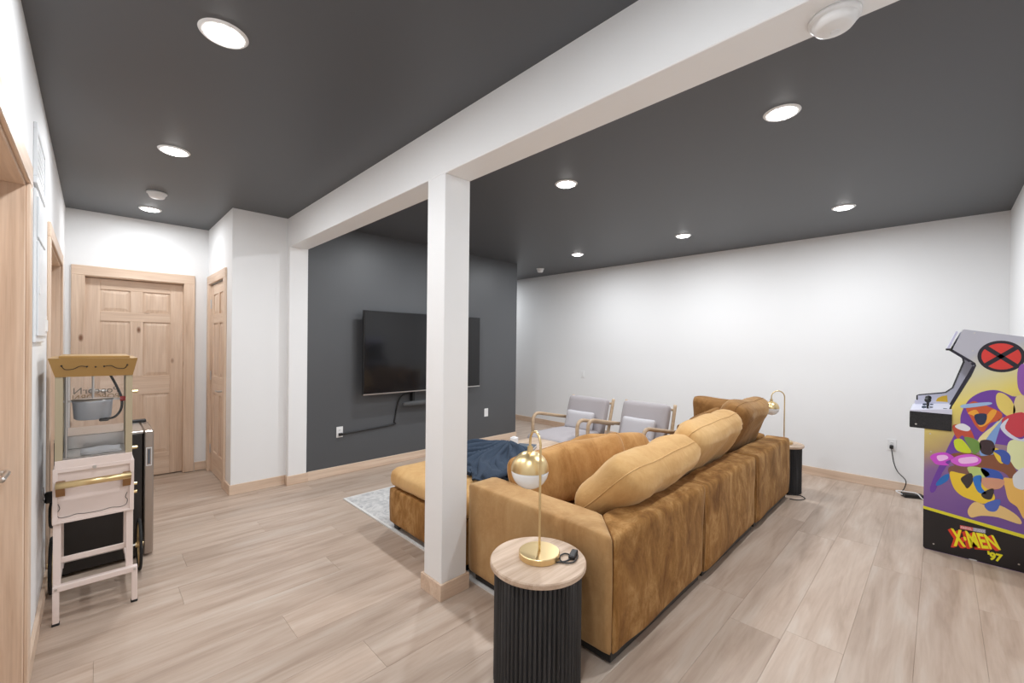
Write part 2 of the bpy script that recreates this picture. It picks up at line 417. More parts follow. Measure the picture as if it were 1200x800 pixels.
struct('wall_closet', boxes([(XBOX, XBOX+.10, YC, CD[0], -.1, ZC), (XBOX, XBOX+.10, CD[1], YH+.04, -.1, ZC), (XBOX, XBOX+.10, CD[0], CD[1], 2.045, ZC),
                             (XBOX+.10, XB+.01, YC, YC+.1, -.1, ZC)]), M['white'])
struct('wall_charcoal', boxes([(XB2, XK, YK, YK+.12, -.1, ZC), (XK-.12, XK, YK+.12, YE, -.1, ZC)]), M['darkw'])
struct('wall_white_far', box(XW, XW+.1, YB-.1, YE+.1, -.1, ZC), M['white'])
struct('wall_right', box(XL-T, XW, YB-.1, YB, -.1, ZC), M['white'])
struct('wall_back', box(XK, XW, YE, YE+.1, -.1, ZC), M['white'])
YP = 4.545
struct('beam', box(XB, XB2, YB, YC+.02, ZB, ZC+.002, bev=.003), M['beamw'])
struct('pilaster', box(XB, XB2, YP, YK+.11, -.006, ZB+.001, bev=.003), M['beamw'])
struct('column', box(XB, XB2, 1.933, 2.105, -.006, ZB+.001, bev=.003), M['beamw'])
# ---- pine baseboards
HB, TB = .092, .014
def bb(name, x0, x1, y0, y1, ax): return struct(name, box(x0, x1, y0, y1, 0, HB, bev=.002), M['pine'+ax])
struct('baseboard_column', boxes([(XB-TB, XB2+TB, 1.933-TB, 1.933, 0, HB), (XB-TB, XB2+TB, 2.105, 2.105+TB, 0, HB),
                                  (XB-TB, XB, 1.933, 2.105, 0, HB), (XB2, XB2+TB, 1.933, 2.105, 0, HB)], bev=.001), M['pinex'])
bb('baseboard_charcoal', XB2+TB, XK+TB, YK-TB, YK, 'x')
bb('baseboard_return', XK, XK+TB, YK, YE, 'y')
struct('baseboard_pilaster', boxes([(XB-TB, XB2+TB, YP-TB, YP, 0, HB), (XB-TB, XB, YP, YC, 0, HB)], bev=.001), M['pinex'])
bb('baseboard_closet', XBOX-TB, XB-TB, YC-TB, YC, 'x')
bb('baseboard_closet_side', XBOX-TB, XBOX, YC, CD[0]-.085, 'y')
bb('baseboard_far', XW-TB, XW, YB, YE, 'y')
bb('baseboard_right', XB2+.2, XW-TB, YB, YB+TB, 'x')
bb('baseboard_left', XL, XL+TB, D1[1]+.085, D2[0]-.085, 'y')
bb('baseboard_left_end', XL, XL+TB, D2[1]+.085, YH, 'y')
bb('baseboard_hall', .79, XBOX-TB, YH-TB, YH, 'x')

# ------------------------------------------------------------------ doors
def panel_door(name, W, H, mw, rows, lever=None, hinges=None, cols=2):
    """slab in local x (width) z (height), face towards -y; returns structure root"""
    root = bpy.data.objects.new(name, None); COL.objects.link(root); root['kind'] = 'structure'; root.matrix_world = mw
    st, mid, th = .108 if W > .6 else .09, .10 if W > .6 else .08, .038
    core = from_bm('core', box(.02, W-.02, .013, th-.012, .02, H-.02), M['pinez'], root)
    for x0, x1 in ((0, st), (W-st, W)): from_bm('stile', box(x0, x1, 0, th, .005, H, bev=.002), M['pinez'], root)
    zz = [(.005, rows[0][0])]+[(rows[i][1], rows[i+1][0]) for i in range(len(rows)-1)]+[(rows[-1][1], H)]
    for z0, z1 in zz: from_bm('rail', box(st, W-st, 0, th, z0, z1, bev=.002), M['pinex'], root)
    pw = (W-2*st-mid)/2
    for z0, z1 in rows:
        from_bm('mullion', box(st+pw, st+pw+mid, 0, th, z0, z1, bev=.002), M['pinez'], root)
        for x0 in (st, st+pw+mid):
            bm = bmesh.new(); a, b = .0, .035; d0, d1 = .012, .004   # raised panel with sloping field
            r0 = [bm.verts.new(p) for p in ((x0+a, d0, z0+a), (x0+pw-a, d0, z0+a), (x0+pw-a, d0, z1-a), (x0+a, d0, z1-a))]
            r1 = [bm.verts.new(p) for p in ((x0+b, d1, z0+b), (x0+pw-b, d1, z0+b), (x0+pw-b, d1, z1-b), (x0+b, d1, z1-b))]
            rb = [bm.verts.new((v.co.x, d0+.008, v.co.z)) for v in r0]
            bm.faces.new(r1); bm.faces.new(rb)
            for i in range(4):
                bm.faces.new((r0[i], r0[(i+1) % 4], r1[(i+1) % 4], r1[i])); bm.faces.new((rb[i], rb[(i+1) % 4], r0[(i+1) % 4], r0[i]))
            from_bm('panel', bm, M['pinez'], root)
    if lever:
        lx, lz, d = lever
        bm = addcyl(bmesh.new(), (lx, 0, lz), (lx, -.012, lz), .027, seg=24); addcyl(bm, (lx, -.012, lz), (lx, -.05, lz), .01, seg=12)
        h = from_bm('handle', bm, M['steel'], root, False)
        from_bm('lever', tube([(lx, -.05, lz), (lx+d*.03, -.055, lz+.002), (lx+d*.07, -.053, lz), (lx+d*.115, -.05, lz-.004)], .009, 10), M['steel'], h, True)
    for z, x in (hinges or []):
        bm = addcyl(bmesh.new(), (x, -.006, z-.05), (x, -.006, z+.05), .006, seg=10); addbox(bm, x-.012, x+.012, -.002, .001, z-.045, z+.045)
        from_bm('hinge', bm, M['steel'], root)
    return root
def casing(name, parent_free, lst, ax='z'):
    root = bpy.data.objects.new(name, None); COL.objects.link(root); root['kind'] = 'structure'
    for nm, b, a in lst: from_bm(nm, box(*b, bev=.003), M['pine'+a], root)
    return root
ROWS = [(.24, .865), (1.055, 1.615), (1.71, 1.925)]
# hall end door
panel_door('door_1', .755, 2.03, Matrix.Translation((-.065, YH+.055, 0)), ROWS, lever=(.055, .93, 1), hinges=None)
casing('trim_1', 0, [('casing', (-.155, -.062, YH-.018, YH, 0, 2.042), 'z'), ('casing', (.69, .785, YH-.018, YH, 0, 2.042), 'z'),
                     ('head_casing', (-.155, .785, YH-.018, YH, 2.042, 2.135), 'x'),
                     ('jamb', (-.075, -.065, YH-.004, YH+.10, 0, 2.045), 'z'), ('jamb', (.69, .70, YH-.004, YH+.10, 0, 2.045), 'z'),
                     ('head_jamb', (-.065, .69, YH-.004, YH+.10, 2.034, 2.045), 'x')])
# closet door, on the box's left face: local +x runs along -y
cw = CD[1]-CD[0]-.03
mw = Matrix(((0, 1, 0, XBOX+.012), (-1, 0, 0, CD[1]-.015), (0, 0, 1, 0), (0, 0, 0, 1)))
panel_door('door_2', cw, 2.03, mw, ROWS, lever=(cw-.06, .93, -1), hinges=[(.25, .0), (1.05, .0), (1.83, .0)])
casing('trim_2', 0, [('casing', (XBOX-.018, XBOX, CD[1]-.008, CD[1]+.082, 0, 2.042), 'z'), ('casing', (XBOX-.018, XBOX, CD[0]-.082, CD[0]+.008, 0, 2.042), 'z'),
                     ('head_casing', (XBOX-.018, XBOX, CD[0]-.082, CD[1]+.082, 2.042, 2.135), 'y'),
                     ('jamb', (XBOX-.004, XBOX+.10, CD[0], CD[0]+.013, 0, 2.045), 'z'), ('jamb', (XBOX-.004, XBOX+.10, CD[1]-.013, CD[1], 0, 2.045), 'z')])
# left wall doors: set deep in their frames; local +x along +y, face toward +x room
def left_door(n, d, lever):
    W = d[1]-d[0]-.04
    mw = Matrix(((0, -1, 0, XL-.088), (1, 0, 0, d[0]+.02), (0, 0, 1, 0), (0, 0, 0, 1)))
    panel_door('door_%d' % n, W, d[2]-.02, mw, [(.24, .865), (1.055, 1.60), (1.70, 1.91)], lever=lever)
    c = XL+.014
    casing('trim_%d' % n, 0, [('casing', (XL, c, d[1]-.006, d[1]+.078, 0, d[2]-.006), 'z'), ('casing', (XL, c, d[0]-.078, d[0]+.006, 0, d[2]-.006), 'z'),
                              ('head_casing', (XL, c, d[0]-.078, d[1]+.078, d[2]-.006, d[2]+.08), 'y'),
                              ('jamb', (XL-T, XL+.001, d[1]-.018, d[1], 0, d[2]), 'z'), ('jamb', (XL-T, XL+.001, d[0], d[0]+.018, 0, d[2]), 'z'),
                              ('head_jamb', (XL-T, XL+.001, d[0]+.018, d[1]-.018, d[2]-.018, d[2]), 'y')])
left_door(3, D1, (D1[1]-D1[0]-.10, .92, -1)); left_door(4, D2, None)

# ------------------------------------------------------------------ recessed ceiling lamps
LAB = ['nearest recessed lamp of the hall ceiling, beside the camera', 'largest round recessed lamp in view, nearest in the hall ceiling',
       'middle recessed ceiling lamp of the hall row, before the smoke alarm', 'farthest hall ceiling lamp, just above the pine end door',
       'recessed lamp in the near right ceiling, closest to the white beam', 'recessed lamp in mid ceiling, just right of the white column',
       'recessed lamp hidden behind the beam near the charcoal wall', 'recessed lamp at the far right, above the arcade machine',
       'recessed lamp third from the charcoal wall, over the sofa end', 'small recessed lamp nearest the far corner, above the armchairs',
       'recessed lamp of the alcove behind the charcoal wall']
proto = None
for (x, y), lb in zip(LAMP_SPOTS, LAB):
    t = thing('ceiling_lamp', lb, 'ceiling light', (x, y, ZC), 0, 'recessed ceiling lamps')
    if proto is None:
        tr = from_bm('trim_ring', lathe([(.066, -.001), (.068, -.007), (.080, -.006), (.086, 0.0)], 48), M['plastic'], t, True)
        df = from_bm('diffuser', lathe([(.0665, -.003), (.055, -.012), (.030, -.017), (0, -.018)], 48), M['lampglow'], t, True)
        proto = (tr.data, df.data)
    else:
        link('trim_ring', proto[0], None, t); link('diffuser', proto[1], None, t)
    ld = bpy.data.lights.new('lamp_light', 'AREA'); ld.shape = 'DISK'; ld.size = .13; ld.energy = LAMP_W*((.48 if y > 5 else .78) if x < 1 else 1.10); ld.color = (.93, .965, 1)
    lo = bpy.data.objects.new('lamp_light', ld); COL.objects.link(lo); lo.parent = t; lo.location = (0, 0, -.020)

# ------------------------------------------------------------------ alarms on ceiling and beam
def alarm(x, y, z, r, lb, tall=.045):
    t = thing('smoke_alarm', lb, 'smoke alarm', (x, y, z))
    from_bm('base', lathe([(0, 0), (r, 0), (r, -.010), (r*.9, -.014)], 32), M['plastic'], t, True)
    from_bm('cover', lathe([(r*.9, -.013), (r*.84, -.022), (r*.72, -tall*.9), (r*.62, -tall), (0, -tall)], 32), M['plastic'], t, True)
    from_bm('test_button', lathe([(.012, -tall), (.011, -tall-.002), (0, -tall-.0025)], 16, (r*.25, 0, 0)), M['panelw'], t)
alarm(.37, 4.62, ZC, .068, 'white round smoke alarm on the dark hall ceiling')
alarm(5.134, 4.567, ZC, .062, 'tiny white smoke alarm on the ceiling over the far wall corner', .06)
alarm(1.500, .223, ZB, .062, 'white round smoke alarm under the beam at the top of the photo', .035)

# ------------------------------------------------------------------ fittings on the left wall
t = thing('electrical_panel', 'tall painted breaker panel flush in the left wall, below the vent', 'electrical panel', (XL, 3.06, 1.41))
from_bm('box', box(0, .010, -.22, .24, 0, .69, bev=.003), M['panelw'], t)
d = from_bm('door', box(.010, .016, -.19, .21, .03, .46, bev=.002), M['panelw'], t)
from_bm('latch', box(.016, .020, -.17, -.14, .22, .26, bev=.001), M['plastic'], d)
from_bm('door', box(.010, .016, -.19, .21, .475, .66, bev=.002), M['panelw'], t)
t = thing('air_vent', 'white framed air grille high on the left wall near the ceiling', 'vent', (XL, 3.08, 2.12))
from_bm('frame', boxes([(0, .012, -.25, .25, 0, .03), (0, .012, -.25, .25, .24, .27), (0, .012, -.25, -.21, .03, .24), (0, .012, .21, .25, .03, .24)], bev=.002), M['panelw'], t)
for k in range(6): from_bm('slat', box(.001, .008, -.21, .21, .04+k*.034, .066+k*.034, bev=.002), M['panelw'], t)
def plate(name, lb, cat, mw, kind, mt=None):
    t = bpy.data.objects.new(name, None); COL.objects.link(t); t.matrix_world = mw; tag(t, lb, cat)
    wd = .035 if kind != 'wide' else .08
    from_bm('cover_plate', box(-wd, wd, -.006, 0, -.0575, .0575, bev=.002), mt or M['plastic'], t)
    if kind == 'outlet':
        for dz in (-.02, .02):
            s = from_bm('socket', box(-.015, .015, -.009, -.005, dz-.013, dz+.013, bev=.003), M['plastic'], t)
            from_bm('slot', boxes([(-.007, -.004, -.0098, -.008, dz-.004, dz+.006), (.004, .007, -.0098, -.008, dz-.004, dz+.006)]), M['black'], s)
    elif kind == 'wide':
        for dx in (-.045, 0, .045): from_bm('switch', box(dx-.016, dx+.016, -.011, -.005, -.033, .033, bev=.003), M['plastic'], t)
    else: from_bm('insert', box(-.017, .017, -.009, -.005, -.034, .034, bev=.002), M['plastic'], t)
    return t
facing_px = lambda x, y, z: Matrix(((0, -1, 0, x), (1, 0, 0, y), (0, 0, 1, z), (0, 0, 0, 1)))    # plate front (-y local) towards +x
facing_nx = lambda x, y, z: Matrix(((0, 1, 0, x), (-1, 0, 0, y), (0, 0, 1, z), (0, 0, 0, 1)))
plate('switch_plate', 'white switch plate on the left wall before the second doorway', 'light switch', facing_px(XL, 3.48, 1.50), 'wide')
plate('wall_outlet', 'white outlet low on the left wall behind the popcorn cart', 'outlet', facing_px(XL, 3.40, .56), 'outlet')
plate('wall_outlet', 'white outlet on the charcoal wall below and left of the television', 'outlet', Matrix.Translation((1.897, YK, .458)), 'outlet')
plate('wall_outlet', 'white blank plate on the charcoal wall right of the column', 'outlet', Matrix.Translation((4.0, YK, .45)), 'blank')
plate('wall_outlet', 'white outlet on the far white wall left of the arcade machine', 'outlet', facing_nx(XW, .335, .454), 'outlet')
plate('wall_outlet', 'faint white plate on the far white wall left of the armchairs', 'outlet', facing_nx(XW, 4.15, .95), 'blank', M['white'])
# cord, plug and adapter of the arcade machine
t = thing('power_adapter', 'black power brick with white cable on the floor by the far wall', 'adapter', (5.60, .17, 0), .5)
from_bm('brick', box(-.035, .035, -.08, .08, 0, .035, bev=.005), M['black'], t)
from_bm('cable', tube([(.0, .08, .02), (.03, .12, .045), (0, .04, .05), (-.03, -.02, .048), (-.06, -.05, .01), (-.05, -.14, .006), (0, -.2, .006)], .005, 8), M['plastic'], t, True)

# ------------------------------------------------------------------ television and its wiring
tv = t = thing('television', 'large black flat television mounted off the charcoal wall', 'television', (2.925, 4.42, .85))
HW = .83
from_bm('housing', box(-HW, HW, .004, .035, 0, .935, bev=.004), M['black'], t)
from_bm('rear_bulge', box(-HW+.12, HW-.12, .035, .065, .1, .75, bev=.01), M['black'], t)
from_bm('screen', box(-HW+.008, HW-.008, 0, .006, .016, .927), M['glass_tv'], t)
from_bm('bottom_bezel', box(-HW, HW, -.002, .006, 0, .012, bev=.001), M['steel'], t)
from_bm('mount_arm', boxes([(-.35, -.31, .06, YK-4.42, .15, .75), (.31, .35, .06, YK-4.42, .15, .75), (-.4, .4, .10, YK-4.42, .4, .5)]), M['black'], t)
from_bm('mount_plate', box(-.78, -.70, .075, YK-4.42, .03, .87), M['black'], t)
t = thing('soundbar', 'slim dark soundbar hung under the television', 'soundbar', (3.06, YK-.09, .70))
from_bm('body', rbox(-.45, .45, -.035, .035, -.03, .03, r=.028, n=6), M['soundcloth'], t, True)
for x in (-.30, .27): from_bm('bracket', box(x, x+.03, .03, .09, -.02, .16), M['black'], t)
cb = from_bm('power_cord', tube([(.01, -.004, -.012), (.10, 0, -.012), (.62, .002, .012), (.645, .002, .05), (.68, .002, .22), (.70, -.01, .30), (.74, -.03, .36), (.85, -.05, .39)], .009, 8), M['black'], tv, True)
cb.location = (1.9-2.925, YK-.012-4.42, .45-.85)
from_bm('plug', box(-.02, .02, -.025, .004, -.03, 0, bev=.004), M['black'], cb)

# ------------------------------------------------------------------ rug
t = thing('area_rug', 'pale grey distressed low-pile rug under the sofa', 'rug', (1.62, 1.22, 0))
from_bm('pile', rbox(.015, 3.0, .015, 2.565, 0, .011, r=.004, n=8), M['rug'], t)
from_bm('binding', boxes([(0, .018, 0, 2.58, 0, .010), (3.0, 3.018, 0, 2.58, 0, .010), (.018, 3.0, 0, .018, 0, .010), (.018, 3.0, 2.562, 2.58, 0, .010)]), M['rugedge'], t)

# ------------------------------------------------------------------ sofa
SX, SY, SW, SH = 1.614, .99, 1.026, .585
t = thing('sectional_sofa', 'long cognac velvet sectional sofa standing with its back to the camera', 'sofa', (SX, SY, 0))
XR = 3*SW
bm = rbox(0, .215, 0, 1.01, .052, SH, r=.022, puff=(.006, .004, .004), wr=.006, n=16, seed=1, wrs=3)
for v in bm.verts: v.co.y = v.co.y+max(v.co.x, 0)*.93*(1.01-v.co.y)/1.01      # mitred into the back
from_bm('arm', bm, M['velvet_s'], t, True)
for k in range(3):
    x0 = k*SW+.001
    bm = rbox(x0, (k+1)*SW-.001, 0, .20, .052, SH-.004*k, r=.026, puff=(.001, .010, .006), wr=.014, n=18, seed=k+3, wrs=3.5)
    if k == 0:
        for v in bm.verts: v.co.x = v.co.x+max(v.co.y, 0)*1.07*(SW-v.co.x)/SW
    from_bm('back_panel', bm, M['velvet'], t, True)
    from_bm('seat_base', rbox(max(x0, .216), (k+1)*SW-.001 if k < 2 else XR-.216, .205, .97, .06, .27, r=.02, n=6, seed=k), M['velvet'], t, True)
    from_bm('seat_cushion', rbox(max(x0, .22), (k+1)*SW-.004 if k < 2 else XR-.22, .21, .97, .27, .405, r=.05, puff=(.0, .01, .015), wr=.01, n=10, seed=k+9), M['velvet'], t, True)  # darker velvet copy stands in for the shadowed gap beside the arm
from_bm('arm', rbox(XR-.215, XR, .203, 1.01, .052, SH, r=.028, puff=(.004, .004, .004), wr=.006, n=12, seed=21, wrs=3), M['velvet'], t, True)
for k in range(3):
    from_bm('plinth', box(k*SW+.025, (k+1)*SW-.03, .025, .96, .0125, .06, bev=.003), M['black'], t)
# vertical piping seams on the back, one per module joint
for k in (1, 2):
    from_bm('seam', tube([(k*SW, .004, .06), (k*SW, -.002, .3), (k*SW, .006, SH-.03)], .004, 6), M['velvet_d'], t, True)
# ottoman / chaise
t = thing('ottoman', 'cognac velvet chaise ottoman at the left end of the sofa', 'ottoman', (1.614, 2.03, 0))
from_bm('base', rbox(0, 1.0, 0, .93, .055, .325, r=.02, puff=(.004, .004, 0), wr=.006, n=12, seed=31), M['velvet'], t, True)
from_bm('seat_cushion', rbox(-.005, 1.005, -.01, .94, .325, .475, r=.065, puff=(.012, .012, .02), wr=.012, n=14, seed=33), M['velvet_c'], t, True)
for x, y in ((.06, .06), (.94, .06), (.06, .87), (.94, .87)): from_bm('foot', box(x-.03, x+.03, y-.03, y+.03, .012, .058, bev=.003), M['black'], t)

def cushion(lb, loc, rot, dims, mt, seed, wr=.008, grp='loose cognac velvet cushions on the sofa', nm='sofa_cushion'):
    bm, rim = pillow(*dims, seed=seed, wr=wr)
    o = bpy.data.objects.new(nm, None); COL.objects.link(o); tag(o, lb, 'cushion', grp)
    o.location = loc; o.rotation_euler = rot
    from_bm('cover', bm, mt, o, True)
    from_bm('piping', tube(rim, .0035, 6, closed=True, res=3), mt, o, True)
    return o
# along the back
cushion('light tan velvet cushion nearest the camera, drooping over the sofa arm', (2.37, 1.255, .655), (.82, -.02, .03), (1.0, .46, .27), M['velvet_c'], 1, .012)
cushion('light tan velvet cushion second along the sofa back', (3.25, 1.265, .70), (.60, -.02, .03), (1.02, .47, .26), M['velvet_c'], 2, .012)
cushion('dark brown velvet cushion third along the back, before the far lamp', (4.16, 1.27, .725), (.42, .0, .0), (.78, .50, .26), M['velvet_d'], 3, .012)
cushion('wide cognac cushion just behind the lamp globe, nearest the sofa arm', (2.25, 1.70, .60), (-.22, -.10, -.29), (.92, .38, .22), M['velvet_b'], 4, .012)
cushion('cognac cushion behind the wide one near the lamp globe, dark at its ends', (2.92, 1.80, .575), (-.75, .0, -.42), (.72, .34, .18), M['velvet_b'], 5, .012)
cushion('dark brown cushion standing against the far sofa arm', (4.44, 1.55, .70), (-.22, .0, PI/2), (.48, .46, .22), M['velvet_d'], 6, .010)
cushion('small brown throw pillow peeking above the second back cushion', (4.24, 1.53, .65), (-.30, .5, PI/2), (.34, .34, .12), M['velvet_d'], 7)

# ------------------------------------------------------------------ throw on the ottoman
def throw():
    bm = bmesh.new(); g = Vector((2.66, 2.72)); NA, NR = 190, 40; V = []
    for i in range(NR+1):
        r = .04+1.15*i/NR; rowv = []
        for j in range(NA+1):
            s = j/NA; th = PI+(-.62+s*2.0)+.05*math.sin(i*.25)
            rr = r*(1+.05*math.sin(j*.7)+.04*noise.noise(Vector((j*.12, 3, 0))))
            x = g.x+rr*math.cos(th); y = g.y+rr*math.sin(th)
            x = max(x, 1.84+max(0, y-2.2)*.45+.02*math.sin(j*.4)); y = min(max(y, 2.06), 2.97)
            f = 1-2*abs(math.sin(s*38+math.sin(r*6+s*9)*1.2)); f2 = math.sin(s*23+1.5*math.sin(r*4))
            k = min(1, r*3)
            z = .505+.026+k*(.017*f+.014*f2)+.03*math.exp(-(r-.25)**2/.05)+.02*noise.noise(Vector((x*5, y*5, 1)))
            z *= 1.0
            if i > NR-3: z -= .012*(i-NR+3)
            rowv.append(bm.verts.new((x, y, max(z, .514))))
        V.append(rowv)
    for i in range(NR):
        for j in range(NA): bm.faces.new((V[i][j], V[i][j+1], V[i+1][j+1], V[i+1][j]))
    o = from_bm('throw_blanket', bm, M['navy'], None, True)
    md = o.modifiers.new('thick', 'SOLIDIFY'); md.thickness = .012; md.offset = -1
    tag(o, 'navy blue knit throw bunched in folds on the ottoman', 'blanket')
throw()

# ------------------------------------------------------------------ coffee table with its two things
t = thing('coffee_table', 'low light wood coffee table beyond the blue throw', 'table', (3.12, 2.86, .0125))
from_bm('tabletop', rbox(-.36, .36, -.30, .30, .365, .395, r=.012, n=6), M['mango'], t, True)
for x, y in ((-.3, -.24), (.3, -.24), (-.3, .24), (.3, .24)): from_bm('leg', addcyl(bmesh.new(), (x, y, 0), (x*.92, y*.92, .367), .016, .022), M['ash'], t)
t = thing('book', 'dark grey book lying on the coffee table edge behind the throw', 'book', (2.99, 2.83, .4075), .5)
from_bm('cover', boxes([(-.12, .12, -.09, .09, 0, .004), (-.12, .12, -.09, .09, .024, .028), (-.12, -.115, -.09, .09, 0, .028)], bev=.001), M['slate'], t)
from_bm('pages', box(-.114, .116, -.086, .086, .004, .024), M['paper'], t)
t = thing('white_candle', 'small white square candle jar on the coffee table by the charcoal wall corner', 'candle', (3.05, 3.04, .4075), .3)
from_bm('jar', rbox(-.032, .032, -.032, .032, 0, .075, r=.004, n=6), M['paper'], t, True)
from_bm('lid', lathe([(0, .0755), (.022, .0755), (.022, .081), (0, .082)], 24), M['plastic'], t)

# ------------------------------------------------------------------ side tables and globe lamps
def side_table(lb, loc, h, r):
    t = thing('side_table', lb, 'side table', loc, 0, 'fluted drum side tables')
    tt = from_bm('tabletop', lathe([(0, h-.024), (r-.004, h-.024), (r, h-.020), (r, h-.005), (r-.004, h), (0, h)], 64), M['mango'], t)
    nfl = 60; bm = bmesh.new(); rb = r-.018; prof = []
    for i in range(nfl*4):
        a = 2*PI*i/(nfl*4); q = [0, .75, 1, .75][i % 4]; prof.append(((rb-.009*(1-q))*math.cos(a), (rb-.009*(1-q))*math.sin(a)))
    A = [bm.verts.new((x, y, .0)) for x, y in prof]; B = [bm.verts.new((x, y, h-.0245)) for x, y in prof]; n = len(A)
    for i in range(n): bm.faces.new((A[i], A[(i+1) % n], B[(i+1) % n], B[i]))
    bm.faces.new(A[::-1]); bm.faces.new(B)
    from_bm('fluted_drum', bm, M['flute'], t)
    return t
def globe_lamp(lb, loc, ang, H=.54, rg=.086, rb=.088, off=.105):
    t = thing('globe_lamp', lb, 'table lamp', loc, ang, 'brass globe table lamps')
    from_bm('base', lathe([(0, 0), (rb-.002, 0), (rb, .002), (rb, .024), (rb-.003, .027), (0, .027)], 48), M['brass'], t)
    rr = off/2
    pts = [(0, 0, .027), (0, 0, H*.5), (0, 0, H-rr-.02)]+[(rr-rr*math.cos(a), 0, H-rr+rr*math.sin(a)) for a in [PI*k/8 for k in range(0, 9)]]+[(off, 0, H-rr-.03)]
    from_bm('stem', tube(pts, .0055, 10, res=4), M['brass'], t, True)
    zc = H-rr-.045-rg
    gl = 14
    up = lathe([(rg*math.cos(PI/2*k/gl), rg*math.sin(PI/2*k/gl)) for k in range(gl+1)], 40, (off, 0, zc))
    s = from_bm('brass_shade', up, M['brass'], t, True)
    from_bm('cap', lathe([(0, rg+.022), (.012, rg+.022), (.014, rg-.003), (0, rg-.003)], 20, (off, 0, zc)), M['brass'], s)
    from_bm('opal_globe', lathe([(rg*.985, .0)]+[(rg*.985*math.cos(PI/2*k/gl), -rg*.985*math.sin(PI/2*k/gl)) for k in range(gl+1)], 40, (off, 0, zc)), M['opal'], t, True)
    return t
T1 = (1.362, 1.205, 0); HT = .51
side_table('black fluted drum side table with a pale wood top, near the column', T1, HT, .205)
t = globe_lamp('brass and white globe lamp on the nearest side table', (1.375, 1.209, HT), math.radians(68), H=.53)
ca = from_bm('cord', tube([(-.03, -.085, .006), (.0, -.12, .005), (.045, -.135, .005), (.06, -.10, .005), (.02, -.085, .007), (-.02, -.11, .006), (0, -.15, .006), (.06, -.155, .006), (.10, -.13, .006)], .0032, 8), M['black'], t, True)
# cord and inline switch lie in the lamp's own frame; turned to the camera side of the base
ca.rotation_euler = (0, 0, math.radians(-70)+.45)
sw = from_bm('inline_switch', box(.022, .092, -.150, -.122, 0.0, .018, bev=.004), M['black'], ca)
T2 = (4.92, 1.09, 0)
side_table('black drum side table beyond the far end of the sofa', T2, .47, .17)
t = globe_lamp('brass globe lamp rising behind the last sofa cushion', (4.92, 1.09, .47), math.radians(125), H=.52, rg=.07, rb=.075, off=.12)
cb = from_bm('cord', tube([(x-4.92, y-1.09, z-.47) for x, y, z in ((4.74, 1.09, .40), (4.73, 1.06, .1), (4.80, 1.0, .01), (4.84, .93, .005), (4.77, .88, .005), (4.68, .92, .005), (4.66, .98, .006))], .004, 8), M['black'], t, True)
cb.rotation_euler = (0, 0, -math.radians(125))

# ------------------------------------------------------------------ armchairs
def armchair(lb, plb, x, y):
    """seat faces local -x"""
    t = thing('armchair', lb, 'armchair', (x, y, .011), 0, 'grey linen armchairs on wooden frames')
    from_bm('seat', rbox(-.52, .20, -.27, .27, .27, .415, r=.05, puff=(.01, .01, .025), wr=.006, n=10, seed=int(y*10)), M['linen'], t, True)
    b = from_bm('backrest', rbox(-.055, .055, -.275, .275, -.20, .225, r=.035, puff=(.012, .0, .004), wr=.004, n=10, seed=3), M['linen'], t, True)
    b.location = (.27, 0, .56); b.rotation_euler = (0, .30, 0)
    for s in (-1, 1):
        yy = s*.32
        from_bm('arm', tube([(-.30, yy, .0), (-.335, yy, .30), (-.345, yy, .50), (-.325, yy, .575), (-.26, yy, .602), (-.10, yy, .575), (.15, yy, .528), (.36, yy, .49)], .020, 12, res=5), M['ash'], t, True)
        from_bm('rear_leg', tube([(.22, s*.305, .0), (.25, s*.305, .28), (.33, s*.30, .55), (.405, s*.295, .775)], .018, 12), M['ash'], t, True)
        from_bm('seat_rail', box(-.34, .26, yy-.014, yy+.014, .22, .26, bev=.004), M['ash'], t)
    for z, xx in ((.33, .275), (.48, .325), (.72, .40)): from_bm('back_rail', addcyl(bmesh.new(), (xx, -.295, z), (xx, .295, z), .013), M['ash'], t)
    from_bm('front_rail', box(-.345, -.315, -.31, .31, .215, .255, bev=.004), M['ash'], t)
    bm, rim = pillow(.40, .24, .10, seed=int(y*7), wr=.003, pinch=.09)
    o = bpy.data.objects.new('lumbar_pillow', None); COL.objects.link(o); tag(o, plb, 'cushion', 'small pale lumbar pillows')
    o.location = (x+.13, y+.0, .525); o.rotation_euler = (-.28, 0, -PI/2)
    from_bm('cover', bm, M['linen2'], o, True)
    from_bm('piping', tube(rim, .002, 6, closed=True, res=3), M['linen2'], o, True)
armchair('light grey armchair with wooden arms, nearer the charcoal wall', 'pale lumbar pillow on the armchair nearer the charcoal wall', 4.02, 3.035)
armchair('light grey armchair with wooden arms, closer to the sofa cushions', 'pale lumbar pillow on the armchair closer to the sofa cushions', 4.10, 2.315)

# ------------------------------------------------------------------ mini fridge
t = thing('mini_fridge', 'black compact fridge with a steel door behind the popcorn cart', 'fridge', (-.165, 3.665, 0))
from_bm('cabinet', box(0, .395, 0, .45, .02, .815, bev=.004), M['fridge'], t)
from_bm('top_plate', box(.0, .40, .0, .45, .815, .832, bev=.003), M['steel'], t)
d = from_bm('door', box(.402, .452, -.002, .452, .015, .832, bev=.008), M['fsteel'], t)
from_bm('grip', boxes([(.412, .442, -.006, 0, .60, .605), (.412, .442, -.006, 0, .715, .72), (.412, .416, -.006, 0, .605, .715), (.438, .442, -.006, 0, .605, .715)]), M['plastic'], d)
from_bm('grip_slot', box(.422, .432, -.004, 0, .612, .708), M['slate'], d)
from_bm('hinge_cover', box(.33, .44, .40, .45, .832, .85, bev=.004), M['black'], t)
for x in (.05, .35):
    for y in (.05, .40): from_bm('foot', addcyl(bmesh.new(), (x, y, 0), (x, y, .022), .018), M['black'], t)
cb = from_bm('power_lead', tube([(-.02, .004, .10), (-.015, 0, .06), (0, -.002, .02)], .006, 8), M['slate'], t, True)
cb.location = (.095, -.018, .55)
